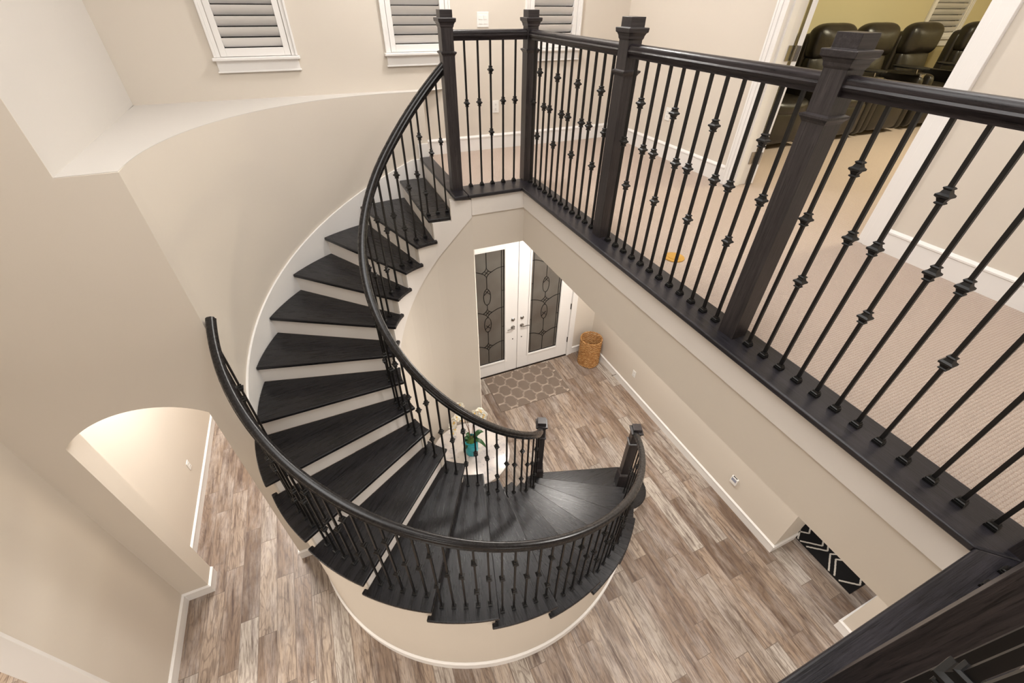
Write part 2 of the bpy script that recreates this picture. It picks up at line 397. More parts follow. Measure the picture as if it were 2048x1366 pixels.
# baseboards (profile: flat board with a small bead on top)
BBP = [(0, 0), (0.014, 0), (0.014, 0.108), (0.019, 0.112), (0.019, 0.121), (0.012, 0.128), (0.006, 0.134), (0, 0.134)]
def bb(m, path, z, h=0.134, flip=False, closed=False):
    s = h / 0.134
    prof = [((-a if flip else a), b * s) for a, b in BBP]
    pts = [Vector((x, y, z)) for x, y in path]; n = len(pts); vs = []
    for i, p in enumerate(pts):
        a = (pts[i] - pts[i - 1]).normalized() if i > 0 else None
        b = (pts[i + 1] - pts[i]).normalized() if i < n - 1 else None
        if a is None: a = b
        if b is None: b = a
        na = Vector((a.y, -a.x, 0)); nb = Vector((b.y, -b.x, 0)); mm = na + nb; mm = mm / (mm.dot(na) if abs(mm.dot(na)) > 1e-6 else 1)
        vs += [p + mm * u + Vector((0, 0, w)) for u, w in prof]
    k = len(prof)
    fs = [(i * k + j, i * k + (j + 1) % k, (i + 1) * k + (j + 1) % k, (i + 1) * k + j) for i in range(n - 1) for j in range(k)]
    fs += [tuple(range(k)), tuple(range((n - 1) * k, n * k))]
    m.add(vs, fs)
S(one('baseboard_left', M['white'], lambda m: bb(m, [(-2.28, 1.88), (-2.28, 2.82), (AX0, 2.82), (AX0, 3.01)], 0), origin=(0, 0, 0)), 'white baseboard along the left wall and the arch jamb', 'baseboard')
S(one('baseboard_hall', M['white'], lambda m: bb(m, [(-2.27, 3.01), (-2.27, 7.3)], 0), origin=(0, 0, 0)), 'white baseboard of the side hall beyond the arch', 'baseboard')
def bb_stair(m):
    path = [(AX1, 3.01), (AX1, 2.82), (-0.9475, 2.82)] + [P(1.776, radians(a)) for a in range(181, 331, 3)]
    bb(m, path, 0)
S(one('baseboard_stair', M['white'], bb_stair, smooth=True, origin=(0, 0, 0)), 'curved white baseboard around the foot of the stair wall', 'baseboard')
S(one('baseboard_right', M['white'], lambda m: (bb(m, [(3.18, 4.70), (3.555, 4.70), (3.555, 0.875), (3.92, 0.875)], 0), bb(m, [(5.5, 0.085), (3.555, 0.085), (3.555, -0.9)], 0)), origin=(0, 0, 0)), 'white baseboard along the foyer wall behind the basket', 'baseboard')
S(one('baseboard_upper', M['white'], lambda m: (bb(m, [(1.062, 4.70), (3.37, 4.70), (3.37, 2.89)], U, 0.15), bb(m, [(3.37, 1.445), (3.37, -3.9)], U, 0.15)), origin=(0, 0, 0)), 'white baseboard around the carpeted landing', 'baseboard')
def inner_bb(m): bb(m, [P(0.645, radians(a)) for a in range(330, 70, -4)], 0)
S(one('baseboard_well', M['white'], inner_bb, smooth=True, origin=(0, 0, 0)), 'white baseboard inside the stair well behind the marble table', 'baseboard')

# ------------------------------------------------------------------ windows with plantation shutters
def shutter_window(x0, x1, idx, label, y=4.70, full=True):
    r = empty('window_%d' % idx, ((x0 + x1) / 2, y, 4.24), label, 'window', kind='structure')
    def casing(m):
        for a, b in ((x0, x0 + 0.018), (x1 - 0.018, x1)): m.box(a, b, y - 0.026, y, 4.35, WTOP + 0.06)
        for a, b in ((x0 + 0.018, x0 + 0.047), (x1 - 0.047, x1 - 0.018)): m.box(a, b, y - 0.017, y, 4.35, WTOP + 0.02)
        m.box(x0, x1, y - 0.026, y, WTOP + 0.02, WTOP + 0.07)
    one('window_casing', M['white'], casing, r, bevel=0.003)
    one('window_stool', M['white'], lambda m: m.box(x0 - 0.014, x1 + 0.014, y - 0.055, y + 0.06, 4.327, 4.349), r, bevel=0.005)
    one('window_apron', M['white'], lambda m: (m.box(x0 + 0.004, x1 - 0.004, y - 0.018, y, 4.243, 4.327), m.box(x0 - 0.004, x1 + 0.004, y - 0.026, y, 4.243, 4.256)), r, bevel=0.003)
    a, b = x0 + 0.051, x1 - 0.051; st = 0.045
    def frame(m):
        m.box(a, a + st, y - 0.012, y + 0.018, 4.352, WTOP); m.box(b - st, b, y - 0.012, y + 0.018, 4.352, WTOP)
        m.box(a + st, b - st, y - 0.012, y + 0.018, 4.352, 4.408); m.box(a + st, b - st, y - 0.012, y + 0.018, WTOP - 0.06, WTOP)
    fr = one('shutter_frame', M['white'], frame, r, bevel=0.002)
    def lou(m):
        z = 4.408
        prof = [(-0.0395, 0), (-0.022, 0.0035), (0.0, 0.004), (0.022, 0.0035), (0.0395, 0), (0.022, -0.0035), (0.0, -0.004), (-0.022, -0.0035)]
        t = radians(53)
        while z + 0.069 < WTOP - 0.05:
            zc = z + 0.035 + 0.002; yc = y + 0.004
            pr = [(yc - (u * cos(t) - w * sin(t)), zc + (u * sin(t) + w * cos(t))) for u, w in prof]
            vs = [(a + st + 0.001, p, q) for p, q in pr] + [(b - st - 0.001, p, q) for p, q in pr]
            n = len(pr)
            m.add(vs, [(i, (i + 1) % n, n + (i + 1) % n, n + i) for i in range(n)] + [tuple(range(n))[::-1], tuple(range(n, 2 * n))])
            z += 0.0692
    one('shutter_louvers', M['white'], lou, r, smooth=True)
    one('window_pane', M['night'], lambda m: m.box(a, b, y + 0.085, y + 0.095, 4.35, WTOP), r)
shutter_window(*WINS[0], 1, 'leftmost white shuttered window above the ledge')
shutter_window(*WINS[1], 2, 'middle white shuttered window behind the first newel of the balcony')
shutter_window(*WINS[2], 3, 'right white shuttered window behind the corner newel')
shutter_window(8.49, 9.46, 4, 'shuttered window in the golden wall behind the recliners')

# ------------------------------------------------------------------ entry doors
def entry():
    r = empty('door_1', (2.16, 4.70, 0), 'white double entry door with dark leaded glass panels', 'door', kind='structure')
    yf = 4.69
    def frame(m):
        m.box(3.075, 3.115, 4.66, 4.80, 0, 2.44); m.box(1.20, 1.235, 4.66, 4.80, 0, 2.44); m.box(1.20, 3.115, 4.66, 4.80, 2.40, 2.44)
        m.box(3.10, 3.175, 4.672, 4.70, 0, 2.50); m.box(1.125, 1.21, 4.672, 4.70, 0, 2.50); m.box(1.125, 3.175, 4.672, 4.70, 2.43, 2.51)
    one('door_frame', M['white'], frame, r, bevel=0.004)
    one('threshold', M['bronze'], lambda m: m.box(1.235, 3.075, 4.672, 4.80, 0, 0.012), r)
    zb, zt = 0.262, 2.195
    for (x0, x1, g0, g1, gx, s) in ((1.240, 2.153, 1.435, 1.945, 1.690, -1), (2.160, 3.070, 2.357, 2.862, 2.607, 1)):
        def leaf(m):
            m.box(x0, g0, yf, yf + 0.044, 0.014, 2.395); m.box(g1, x1, yf, yf + 0.044, 0.014, 2.395)
            m.box(g0, g1, yf, yf + 0.044, 0.014, zb); m.box(g0, g1, yf, yf + 0.044, zt, 2.395)
        L = one('door_leaf', M['white'], leaf, r, bevel=0.002)
        def bead(m):
            for a, b, c, d in ((g0 - 0.03, g0, zb - 0.03, zt + 0.03), (g1, g1 + 0.03, zb - 0.03, zt + 0.03)): m.box(a, b, yf - 0.012, yf, c, d)
            m.box(g0, g1, yf - 0.012, yf, zb - 0.03, zb); m.box(g0, g1, yf - 0.012, yf, zt, zt + 0.03)
        one('glass_moulding', M['white'], bead, L, bevel=0.005)
        one('door_glass', M['doorglass'], lambda m: m.box(g0, g1, yf + 0.016, yf + 0.024, zb, zt), L)
        def came(m):
            y = yf + 0.013; w = 0.0032
            def line(pts, w=w): m.sweep([(a, y, b) for a, b in pts], [(-w, -0.003), (w, -0.003), (w, 0.003), (-w, 0.003)], up=Vector((0, 1, 0)))
            bx = 0.038
            line([(g0 + bx, zb), (g0 + bx, zt)]); line([(g1 - bx, zb), (g1 - bx, zt)])
            line([(g0, zb + 0.004), (g1, zb + 0.004)], 0.006); line([(g0, zt - 0.004), (g1, zt - 0.004)], 0.006)
            line([(g0 + 0.004, zb), (g0 + 0.004, zt)], 0.005); line([(g1 - 0.004, zb), (g1 - 0.004, zt)], 0.005)
            hw = (g1 - g0) / 2 - bx
            D = [0.605, 1.228, 1.885]; d = 0.068
            for z in D:
                # concave sided star with a cross inside
                for sx, sz in ((1, 1), (1, -1), (-1, 1), (-1, -1)):
                    cxx, czz = gx + sx * d * 1.55, z + sz * d * 1.55; R = d * 1.62
                    a0 = atan2(z - czz, gx + sx * d - cxx); a1 = atan2(z + sz * d - czz, gx - cxx)
                    da = (a1 - a0 + pi) % (2 * pi) - pi
                    line([(cxx + R * cos(a0 + da * i / 6), czz + R * sin(a0 + da * i / 6)) for i in range(7)])
                line([(gx - d * .45, z - d * .45), (gx + d * .45, z + d * .45)]); line([(gx - d * .45, z + d * .45), (gx + d * .45, z - d * .45)])
                # arcs sweeping to the borders
                for sx in (1, -1):
                    line([(gx + sx * (d + (hw - d) * t), z + 0.055 * sin(t * pi / 2) * 0.9) for t in [i / 8 for i in range(9)]])
                for sx in (1, -1):
                    line([(gx + sx * (hw + (0.004)), z + 0.05), (gx + sx * (hw + bx), z + 0.05)])
            ov = [(1.50, 0.13), (1.02, 0.13)]
            for zc, hh in ov:
                for sx in (1, -1):
                    line([(gx + sx * 0.052 * cos(t) ** 1.0, zc + hh * sin(t)) for t in [(-0.5 + i / 14) * pi for i in range(15)]])
                zx = zc + hh * 0.45 * (1 if zc > 1.2 else -1)
                line([(gx - 0.044, zx - 0.02), (gx + 0.03, zx + 0.055)]); line([(gx + 0.044, zx - 0.02), (gx - 0.03, zx + 0.055)])
            zs = [zb, D[0] - d, D[0] + d, 0.89, 1.15, D[1] - d, D[1] + d, 1.37, 1.63, D[2] - d, D[2] + d, zt]
            for i in range(0, len(zs), 2): line([(gx, zs[i]), (gx, zs[i + 1])])
            for z in (0.93, 1.56): line([(g0, z), (g0 + bx, z)]); line([(g1 - bx, z), (g1, z)])
        one('leaded_came', M['came'], came, L)
        ex = x1 - 0.072 if s < 0 else x0 + 0.070
        def dead(m):
            m.lathe([(0.030, 0), (0.030, 0.008), (0.022, 0.016)], 20); m.box(-0.004, 0.004, -0.014, 0.014, 0.016, 0.03)
        def rot90(o, x, z):
            o.rotation_euler = (radians(90), 0, 0); o.location = (x, yf, z); o.parent = None; adopt(o, L)
        o = one('deadbolt', M['nickel'], dead, None, smooth=True, origin=False); rot90(o, ex, 1.018)
        def lever(m):
            m.lathe([(0.031, 0), (0.031, 0.008), (0.026, 0.012), (0.012, 0.014), (0.012, 0.05)], 20)
            m.tube([(0, 0, 0.045), (s * 0.02, 0.002, 0.05), (s * 0.06, 0.004, 0.05), (s * 0.105, -0.006, 0.047)], 0.009, 8, radii=[1, 1, .9, .7])
        o = one('lever_handle', M['nickel'], lever, None, smooth=True, origin=False); rot90(o, ex, 0.878)
        o = one('bolt_hole', M['black'], lambda m: m.lathe([(0.010, -0.001), (0.010, 0.003)], 14), None, origin=False); rot90(o, ex, 0.65)
    for z in (0.34, 1.0, 1.65, 2.2):
        one('hinge', M['bronze'], lambda m: (m.box(3.064, 3.082, 4.680, 4.69, z - 0.05, z + 0.05), m.tube([(3.072, 4.682, z - 0.052), (3.072, 4.682, z + 0.052)], 0.006)), r)
def doorglass():
    k = NT('dark_textured_glass'); v = k.coords((1, 1, 0.35)); n = k.noise(v, 45, 4)
    s = k.coords((1, 1, 1)); b = k.noise(s, 2.0, 2)
    k.base(k.ramp(b, [(0.3, lin((86, 78, 72))), (0.7, lin((104, 102, 96)))])); k.set(0.16, 0.0, 0.8); k.bump(n, 0.35, 0.002); return k.m  # base colour lightened to stand in for the floor's reflection
M['doorglass'] = doorglass(); M['came'] = metal('dark_lead', (30, 28, 27), 0.45, 0.6)
entry()

# ------------------------------------------------------------------ theatre doorway
def theatre_door():
    r = empty('door_2', (3.37, 2.17, U), 'white cased doorway into the theater room', 'door', kind='structure')
    def cas(m):
        for a, b in ((2.80, 2.885), (1.465, 1.575)):
            pass
        m.box(3.352, 3.37, 2.80, 2.878, U, U + 2.52); m.box(3.344, 3.352, 2.83, 2.878, U, U + 2.52); m.box(3.338, 3.345, 2.86, 2.878, U, U + 2.52)
        m.box(3.352, 3.37, 1.462, 1.575, U, U + 2.52); m.box(3.344, 3.352, 1.462, 1.545, U, U + 2.52); m.box(3.338, 3.345, 1.462, 1.495, U, U + 2.52)
        m.box(3.352, 3.37, 1.462, 2.878, U + 2.44, U + 2.53)
    one('door_casing', M['white'], cas, r, bevel=0.003)
    def jamb(m):
        m.box(3.352, 3.55, 2.785, 2.802, U, U + 2.44); m.box(3.352, 3.55, 1.573, 1.590, U, U + 2.44); m.box(3.352, 3.55, 1.59, 2.785, U + 2.42, U + 2.44)
        m.box(3.40, 3.46, 2.773, 2.785, U, U + 2.42); m.box(3.40, 3.46, 1.59, 1.602, U, U + 2.42)
    one('door_jamb', M['white'], jamb, r, bevel=0.002)
    LM = Matrix.Translation((3.566, 2.768, 0)) @ Matrix.Rotation(radians(39.5), 4, 'Z')
    leaf = one('door_leaf', M['white'], lambda m: m.box(0.004, 0.80, -0.036, 0, U + 0.012, U + 2.41, 0, LM), r, bevel=0.002)
    one('hinge', M['nickel'], lambda m: (m.box(3.50, 3.56, 2.779, 2.7865, U + 0.95, U + 1.05), m.box(-0.0015, 0.004, -0.034, 0, U + 0.95, U + 1.05, 0, LM), m.tube([(3.562, 2.765, U + 0.948), (3.562, 2.765, U + 1.052)], 0.007)), r)
    one('hinge', M['nickel'], lambda m: (m.box(3.50, 3.56, 2.779, 2.7865, U + 0.18, U + 0.28), m.box(-0.0015, 0.004, -0.034, 0, U + 0.18, U + 0.28, 0, LM), m.tube([(3.562, 2.765, U + 0.178), (3.562, 2.765, U + 0.282)], 0.007)), r)
theatre_door()

# ------------------------------------------------------------------ STAIRCASE
stair = empty('curved_staircase', (CX, CY, 0), 'curved staircase with dark wood treads and white risers', 'staircase')
def rot2(p, a): return (p[0] * cos(a) - p[1] * sin(a), p[0] * sin(a) + p[1] * cos(a))
DL = T0 - T1
def nose_pts(ro):     # nosing line end points in the tread's own frame (outer end at angle 0)
    return Vector((RI * cos(DL), RI * sin(DL))), Vector((ro * 1.0, 0.0))
def local_tread(ro, tab):
    ni, no = nose_pts(ro)
    d = (no - ni).normalized(); nrm = Vector((-d.y, d.x))       # +nrm = downhill (increasing angle)
    # previous nosing line, moved uphill
    pi_ = Vector(rot2(ni, -DT)); po = Vector(rot2(no, -DT)); dp = (po - pi_).normalized(); np_ = Vector((-dp.y, dp.x))
    off = 0.030
    def on_line(R, o):   # point at radius R on previous nose line shifted uphill by o
        b = pi_ - np_ * o; t0 = -b.dot(dp); h = b + dp * t0
        return h + dp * math.sqrt(R * R - h.length_squared)
    pts = []
    pts.append(tuple(ni))
    n = 8; a1 = 0.0
    pts.append(tuple(no))
    back = on_line(ro, off if not tab else 0.056)
    ab = atan2(back.y, back.x)
    for i in range(1, n + 1): 
        a = ab * i / n; pts.append((ro * cos(a), ro * sin(a)))
    if tab:
        pts.append(tuple(on_line(ro - 0.040, 0.056))); pts.append(tuple(on_line(ro - 0.040, off)))
    pts.append(tuple(on_line(RI + 0.034, off)))
    pts.append(tuple(on_line(RI + 0.034, 0.046)))
    bi = on_line(RI, 0.046); pts.append(tuple(bi))
    aib = atan2(bi.y, bi.x)
    for i in range(1, 5):
        a = aib + (DL - aib) * i / 5; pts.append((RI * cos(a), RI * sin(a)))
    return pts
TH = 0.030
def tread_obj(pts, n, rz, name='tread'):
    m = MB(); m.prism(pts, -TH, 0.0)
    o = m.build(name, M['woodX'], None, bevel=0.009, seg=3, origin=False)
    o.location = (CX, CY, U - n * RISE); o.rotation_euler = (0, 0, rz); adopt(o, stair); return o
def add_scotia(): pass
closed = None; opened = None
for n in range(2, 18):
    a = T1 + n * DT; loc = (CX, CY, U - n * RISE)
    if n <= 7:
        if closed is None: closed = tread_obj(local_tread(RO, False), n, a)
        else: clone(closed, stair, loc, a)
    else:
        if opened is None: opened = tread_obj(local_tread(ROO, True), n, a)
        else: clone(opened, stair, loc, a)
# first tread below the landing (follows the straight landing nosing)
a1 = T1 + DT; Z1 = U - RISE
def arcpts(R, a, b, n): return [P(R, a + (b - a) * i / n) for i in range(n + 1)]
o1 = P(RO, a1)
poly1 = [P(0.655, T0 + DT), o1] + arcpts(RO, a1, radians(90), 3)[1:] + [(0.99, CY + RO), (0.99, 3.55), (1.035, 3.46), (0.975, 3.455)]
i1 = P(0.655, T0 + DT)
m = MB(); m.prism([i1, o1] + arcpts(RO, a1, radians(90), 3)[1:] + [(0.985, CY + RO), (0.985, 3.50), (1.035, 3.50), (1.035, 3.478), (0.90, 3.474)], Z1 - TH, Z1)
m.build('tread', M['woodX'], stair, bevel=0.009, seg=3)
# landing nosing board
one('landing_nosing', M['capY'], lambda m: m.box(0.955, 1.078, 3.383, CY + RO + 0.005, U + 0.02 - TH, U + 0.02), stair, bevel=0.009, seg=3)
# starting step with rounded ends
Z18 = RISE
def hull(pts):
    pts = sorted(set(pts))
    def half(ps):
        h = []
        for p in ps:
            while len(h) > 1 and (h[-1][0] - h[-2][0]) * (p[1] - h[-2][1]) - (h[-1][1] - h[-2][1]) * (p[0] - h[-2][0]) <= 0: h.pop()
            h.append(p)
        return h
    lo = half(pts); up = half(pts[::-1]); return lo[:-1] + up[:-1]
def bull(k):
    c = [(1.50 + (0.165 - k) * cos(t), 2.52 + (0.165 - k) * sin(t)) for t in [i * pi / 16 for i in range(32)]]
    c += [(2.405 + (0.285 - k) * cos(t), 2.10 + (0.285 - k) * sin(t)) for t in [i * pi / 16 for i in range(32)]]
    return hull(c)
m = MB(); m.prism(bull(0), Z18 - TH, Z18); m.build('starting_step', M['woodX'], stair, bevel=0.009, seg=3)
m = MB(); m.prism(bull(0.032), 0, Z18 - TH); m.build('riser', M['white2'], stair)
# risers
def local_riser():
    ni, no = nose_pts(ROO); d = (no - ni).normalized(); nrm = Vector((-d.y, d.x))
    b = ni - nrm * 0.030
    def at(R, o):
        q = b - nrm * o; t0 = -q.dot(d); h = q + d * t0; return h + d * math.sqrt(R * R - h.length_squared)
    return [tuple(at(0.640, 0)), tuple(at(1.762, 0)), tuple(at(1.762, 0.018)), tuple(at(0.640, 0.018))]
rz0 = None
for n in range(1, 18):
    a = T1 + n * DT; loc = (CX, CY, U - n * RISE)
    if n == 1:
        m = MB(); 
        ii = P(0.685, T0 + DT - 0.048); oo = P(1.760, a1 - 0.017); i2 = P(0.685, T0 + DT - 0.075); o2 = P(1.760, a1 - 0.028)
        m.prism([ii, oo, o2, i2], Z1 - RISE, Z1 - TH); m.build('riser', M['white2'], stair); continue
    if rz0 is None:
        m = MB(); m.prism(local_riser(), -RISE, -TH); rz0 = m.build('riser', M['white2'], None, origin=False)
        rz0.location = loc; rz0.rotation_euler = (0, 0, a); adopt(rz0, stair)
    else: clone(rz0, stair, loc, a)
one('riser', M['white2'], lambda m: m.box(0.985, 1.003, 3.44, CY + RO, Z1, U + 0.02 - TH), stair)
# carrying walls: stepped top, curved
def stepped(m, Rf, thick, T, n0, n1, a_start, a_end, zb=None, back=0.030, ext=None, inward=False):
    # strips between tread boundaries; zb = function of angle for the lower edge
    sgn = -1 if inward else 1
    def strip(a, b, zt):
        k = max(1, int(abs(b - a) / radians(2.5))); 
        for i in range(k):
            u, w = a + (b - a) * i / k, a + (b - a) * (i + 1) / k
            zu = zb(u) if zb else 0; zw = zb(w) if zb else 0
            R1 = Rf(u); R2 = Rf(w)
            vs = [(*P(R1, u), zu), (*P(R2, w), zw), (*P(R2, w), zt), (*P(R1, u), zt), (*P(R1 - thick, u), zu), (*P(R2 - thick, w), zw), (*P(R2 - thick, w), zt), (*P(R1 - thick, u), zt)]
            m.add(vs, [(0, 1, 2, 3), (5, 4, 7, 6), (3, 2, 6, 7), (1, 0, 4, 5)] + ([(0, 3, 7, 4)] if i == 0 else []) + ([(2, 1, 5, 6)] if i == k - 1 else []))
    for n in range(n0, n1 + 1):
        rr_ = Rf(pi); s0 = T + (n - 1) * DT - back / rr_; s1 = T + n * DT - back / rr_
        if n == 0: s0 = a_start
        s0 = max(s0, a_start); s1 = min(s1, a_end)
        if s1 > s0: strip(s0, s1, U - n * RISE - TH)
    return m
m = MB(); stepped(m, lambda a: 1.775, 0.05, T1, 8, 17, radians(180), radians(333))
m.build('stair_wall', M['wall'], stair, smooth=True, origin=(0, 0, 0), weld=True)
A_ = Vector((CX, CY + 0.645)); B_ = Vector((1.11, 3.42)); WA = atan2(B_.y - CY, B_.x - CX)
def Rw(a):
    if a >= pi / 2: return 0.645
    d = Vector((cos(a), sin(a))); e = B_ - A_; w0 = A_ - Vector((CX, CY))
    return (w0.x * e.y - w0.y * e.x) / (d.x * e.y - d.y * e.x)
m = MB(); stepped(m, lambda a: Rw(a) + 0.045, 0.045, T0, 0, 17, WA, radians(340))
m.build('well_wall', M['wall'], stair, smooth=True, origin=(0, 0, 0), weld=True)
# white stringer band hugging the inner ends of the treads
m = MB(); stepped(m, Rw, 0.012, T0, 0, 17, WA, radians(338), zb=lambda a: max(0.02, min(U - 0.17, nose(a, T0) - 0.415)))
m.build('stringer', M['fascia'], stair, smooth=True, origin=(0, 0, 0), weld=True)
# white skirt board on the wall side
def skirt(m):
    N = 48; a0, a1_ = radians(88), radians(180)
    for i in range(N):
        u, w = a0 + (a1_ - a0) * i / N, a0 + (a1_ - a0) * (i + 1) / N
        vs = []
        for R in (1.748, 1.7655):
            for a in (u, w):
                z = nose(a, T1) + 0.118
                vs += [(*P(R, a), z - 0.42), (*P(R, a), z)]
        m.add(vs, [(0, 2, 3, 1), (4, 5, 7, 6), (1, 3, 7, 5), (0, 4, 6, 2)] + ([(0, 1, 5, 4)] if i == 0 else []) + ([(2, 6, 7, 3)] if i == N - 1 else []))
    z = nose(radians(88), T1) + 0.118
    m.box(P(1.75, radians(88))[0], 0.985, CY + 1.748, CY + 1.765, z - 0.42, z)
    m.box(0.955, 1.058, CY + 1.751, CY + 1.765, U - 0.1, U + 0.145)
m = MB(); skirt(m); m.build('skirt_board', M['white'], stair, smooth=True, origin=(0, 0, 0), weld=True)

# ------------------------------------------------------------------ RAILINGS
RAILP = [(-0.019, -0.064), (0.019, -0.064), (0.0195, -0.053), (0.0225, -0.048), (0.029, -0.043), (0.0315, -0.034), (0.0265, -0.027), (0.0275, -0.016), (0.022, -0.006), (0.010, 0.0),
         (-0.010, 0.0), (-0.022, -0.006), (-0.0275, -0.016), (-0.0265, -0.027), (-0.0315, -0.034), (-0.029, -0.043), (-0.0225, -0.048), (-0.0195, -0.053)]
RT = U + 1.130       # top of the balcony rail
# shared small pieces
k = MB(); k.stack([(-0.027, 0.0085), (-0.024, 0.0125), (-0.021, 0.0125), (-0.018, 0.0095), (-0.008, 0.013), (-0.003, 0.0195), (0.003, 0.0195), (0.008, 0.013), (0.018, 0.0095), (0.021, 0.0125), (0.024, 0.0125), (0.027, 0.0085)])
KN = k.build('knuckle', M['iron'], None, origin=False); KNme = KN.data; bpy.data.objects.remove(KN)
k = MB(); k.stack([(0, 0.0165), (0.010, 0.0165), (0.0105, 0.0145), (0.017, 0.0145), (0.020, 0.0115), (0.027, 0.0095)])
SH = k.build('base_shoe', M['iron'], None, origin=False); SHme = SH.data; bpy.data.objects.remove(SH)
def small(name, me, loc, rz, parent):
    o = bpy.data.objects.new(name, me); C.objects.link(o); o.location = loc; o.rotation_euler = (0, 0, rz); adopt(o, parent); return o
def baluster(parent, x, y, z0, z1, rz, kn):
    m = MB(); h = 0.0064; m.box(-h, h, -h, h, 0, z1 - z0)
    b = m.build('baluster', M['iron'], None, origin=False, fix=False); b.location = (x, y, z0); b.rotation_euler = (0, 0, rz); adopt(b, parent)
    small('base_shoe', SHme, (x, y, z0 + 0.0005), rz, b)
    for z in kn: small('knuckle', KNme, (x, y, z), rz, b)
    return b
def newel(parent, x, y, zb, rot=0, H=1.243, plinth=None, bottom=None):
    m = MB(); zc = zb + H - 0.252
    secs = [(zb if bottom is None else bottom, 0.045), (zc, 0.045)]
    if plinth: secs = [(zb, 0.062), (zb + plinth - 0.02, 0.062), (zb + plinth, 0.048), (zb + plinth + 0.001, 0.045), (zc, 0.045)]
    m.stack(secs + [(zc + 0.001, 0.0435), (zb + H - 0.09, 0.0435)], x, y, rot)
    p = m.build('newel_post', M['woodZ'], parent, bevel=0.002, seg=2)
    m = MB(); m.stack([(zc - 0.012, 0.0455), (zc - 0.004, 0.049), (zc + 0.006, 0.057), (zc + 0.013, 0.057), (zc + 0.018, 0.0437)], x, y, rot)
    m.build('collar', M['woodZ'], p)
    t = zb + H
    m = MB(); m.stack([(t - 0.100, 0.0440), (t - 0.092, 0.0485), (t - 0.082, 0.050), (t - 0.070, 0.056), (t - 0.066, 0.062), (t - 0.048, 0.064), (t - 0.045, 0.062), (t - 0.044, 0.0445), (t, 0.0445)], x, y, rot)
    c = m.build('newel_cap', M['woodCap'], p, bevel=0.006, seg=3)
    return p
def rail_seg(parent, path, mat, closed=False):
    m = MB(); m.sweep(path, RAILP); return m.build('handrail', mat, parent, smooth=True)

bal = empty('balcony_railing', (1.69, 1.6, U), 'dark wood and iron balcony railing around the landing edge', 'railing')
# dark cap board that carries the balusters
for poly, mt_ in (([(1.079, 3.383), (1.567, 3.383), (1.793, 3.62), (1.079, 3.62)], 'capX'), ([(1.567, 3.383), (1.567, -0.003), (1.793, -0.225), (1.793, 3.62)], 'capY'),
                  ([(1.567, -0.003), (-2.28, -0.003), (-2.28, -0.225), (1.793, -0.225)], 'capX')):
    m = MB(); m.prism(poly, U + 0.02 - TH, U + 0.02); m.build('base_board', M[mt_], bal, bevel=0.008, seg=3)
ZB = U + 0.02
NW = {'A': (1.03, 3.568), 'B': (1.70, 3.585), 'C': (1.70, 2.325), 'D': (1.695, 1.11), 'E': (1.695, -0.09), 'H': (0.845, -0.09)}
for kx, (x, y) in NW.items(): newel(bal, x, y, ZB, 0, H=4.685 - ZB)
rail_seg(bal, [(1.07, 3.578, RT), (1.66, 3.578, RT)], M['railX'])
rail_seg(bal, [(1.693, 3.545, RT), (1.693, 2.365, RT)], M['rail'])
rail_seg(bal, [(1.69, 2.285, RT), (1.69, 1.15, RT)], M['rail'])
rail_seg(bal, [(1.69, 1.07, RT), (1.69, -0.05, RT)], M['rail'])
rail_seg(bal, [(1.655, -0.09, RT), (0.885, -0.09, RT)], M['railX'])
rail_seg(bal, [(0.805, -0.09, RT), (-0.40, -0.09, RT)], M['railX'])
newel(bal, -0.44, -0.09, ZB, 0, H=4.685 - ZB)
def kn_set(i, base=0.0, first=1):
    return [4.098 + base] if i % 3 != first else [4.314 + base, 3.868 + base]
for i, x in enumerate((1.165, 1.268, 1.367, 1.470, 1.573)):
    baluster(bal, x, 3.578, ZB, RT - 0.06, 0, [4.108] if i != 2 else [4.322, 3.886])
for i in range(12): baluster(bal, 1.695, 3.485 - i * 0.0945, ZB, RT - 0.06, 0, kn_set(i))
for i in range(12): baluster(bal, 1.69, 2.225 - i * 0.0915, ZB, RT - 0.06, 0, kn_set(i))
for i in range(12): baluster(bal, 1.69, 1.004 - i * 0.0898, ZB, RT - 0.06, 0, kn_set(i))
for i in range(10): baluster(bal, 0.680 - i * 0.0985, -0.09, ZB, RT - 0.06, 0, kn_set(i + 1) if i else [])
for i in range(7): baluster(bal, 1.558 - i * 0.098, -0.084, ZB, RT - 0.06, 0, kn_set(i))

# spiral rails
def spiral(T, R, a0, a1, top, n=110, Rf=None):
    return [(*P(Rf(a0 + (a1 - a0) * i / n) if Rf else R, a0 + (a1 - a0) * i / n), nose(a0 + (a1 - a0) * i / n, T) + top) for i in range(n + 1)]
inn = empty('stair_railing', (1.5, 2.6, RISE), 'inner curved stair railing of dark wood and iron around the well', 'railing')
RB = 0.712
def Rin(a):
    d = math.degrees(a)
    if d < 115:
        t = min(1, (115 - d) / 41.0); return RB + 0.062 * t ** 1.6
    return RB
FA, GA = radians(360 - 18.8), radians(360 - 21.8)
NF = (1.508, 2.597); NG = (2.408, 2.142)
ITOP = 0.885
aA = radians(74.5)
path = spiral(T0, RB, aA, radians(336), ITOP, Rf=Rin)
zend = path[-1][2]
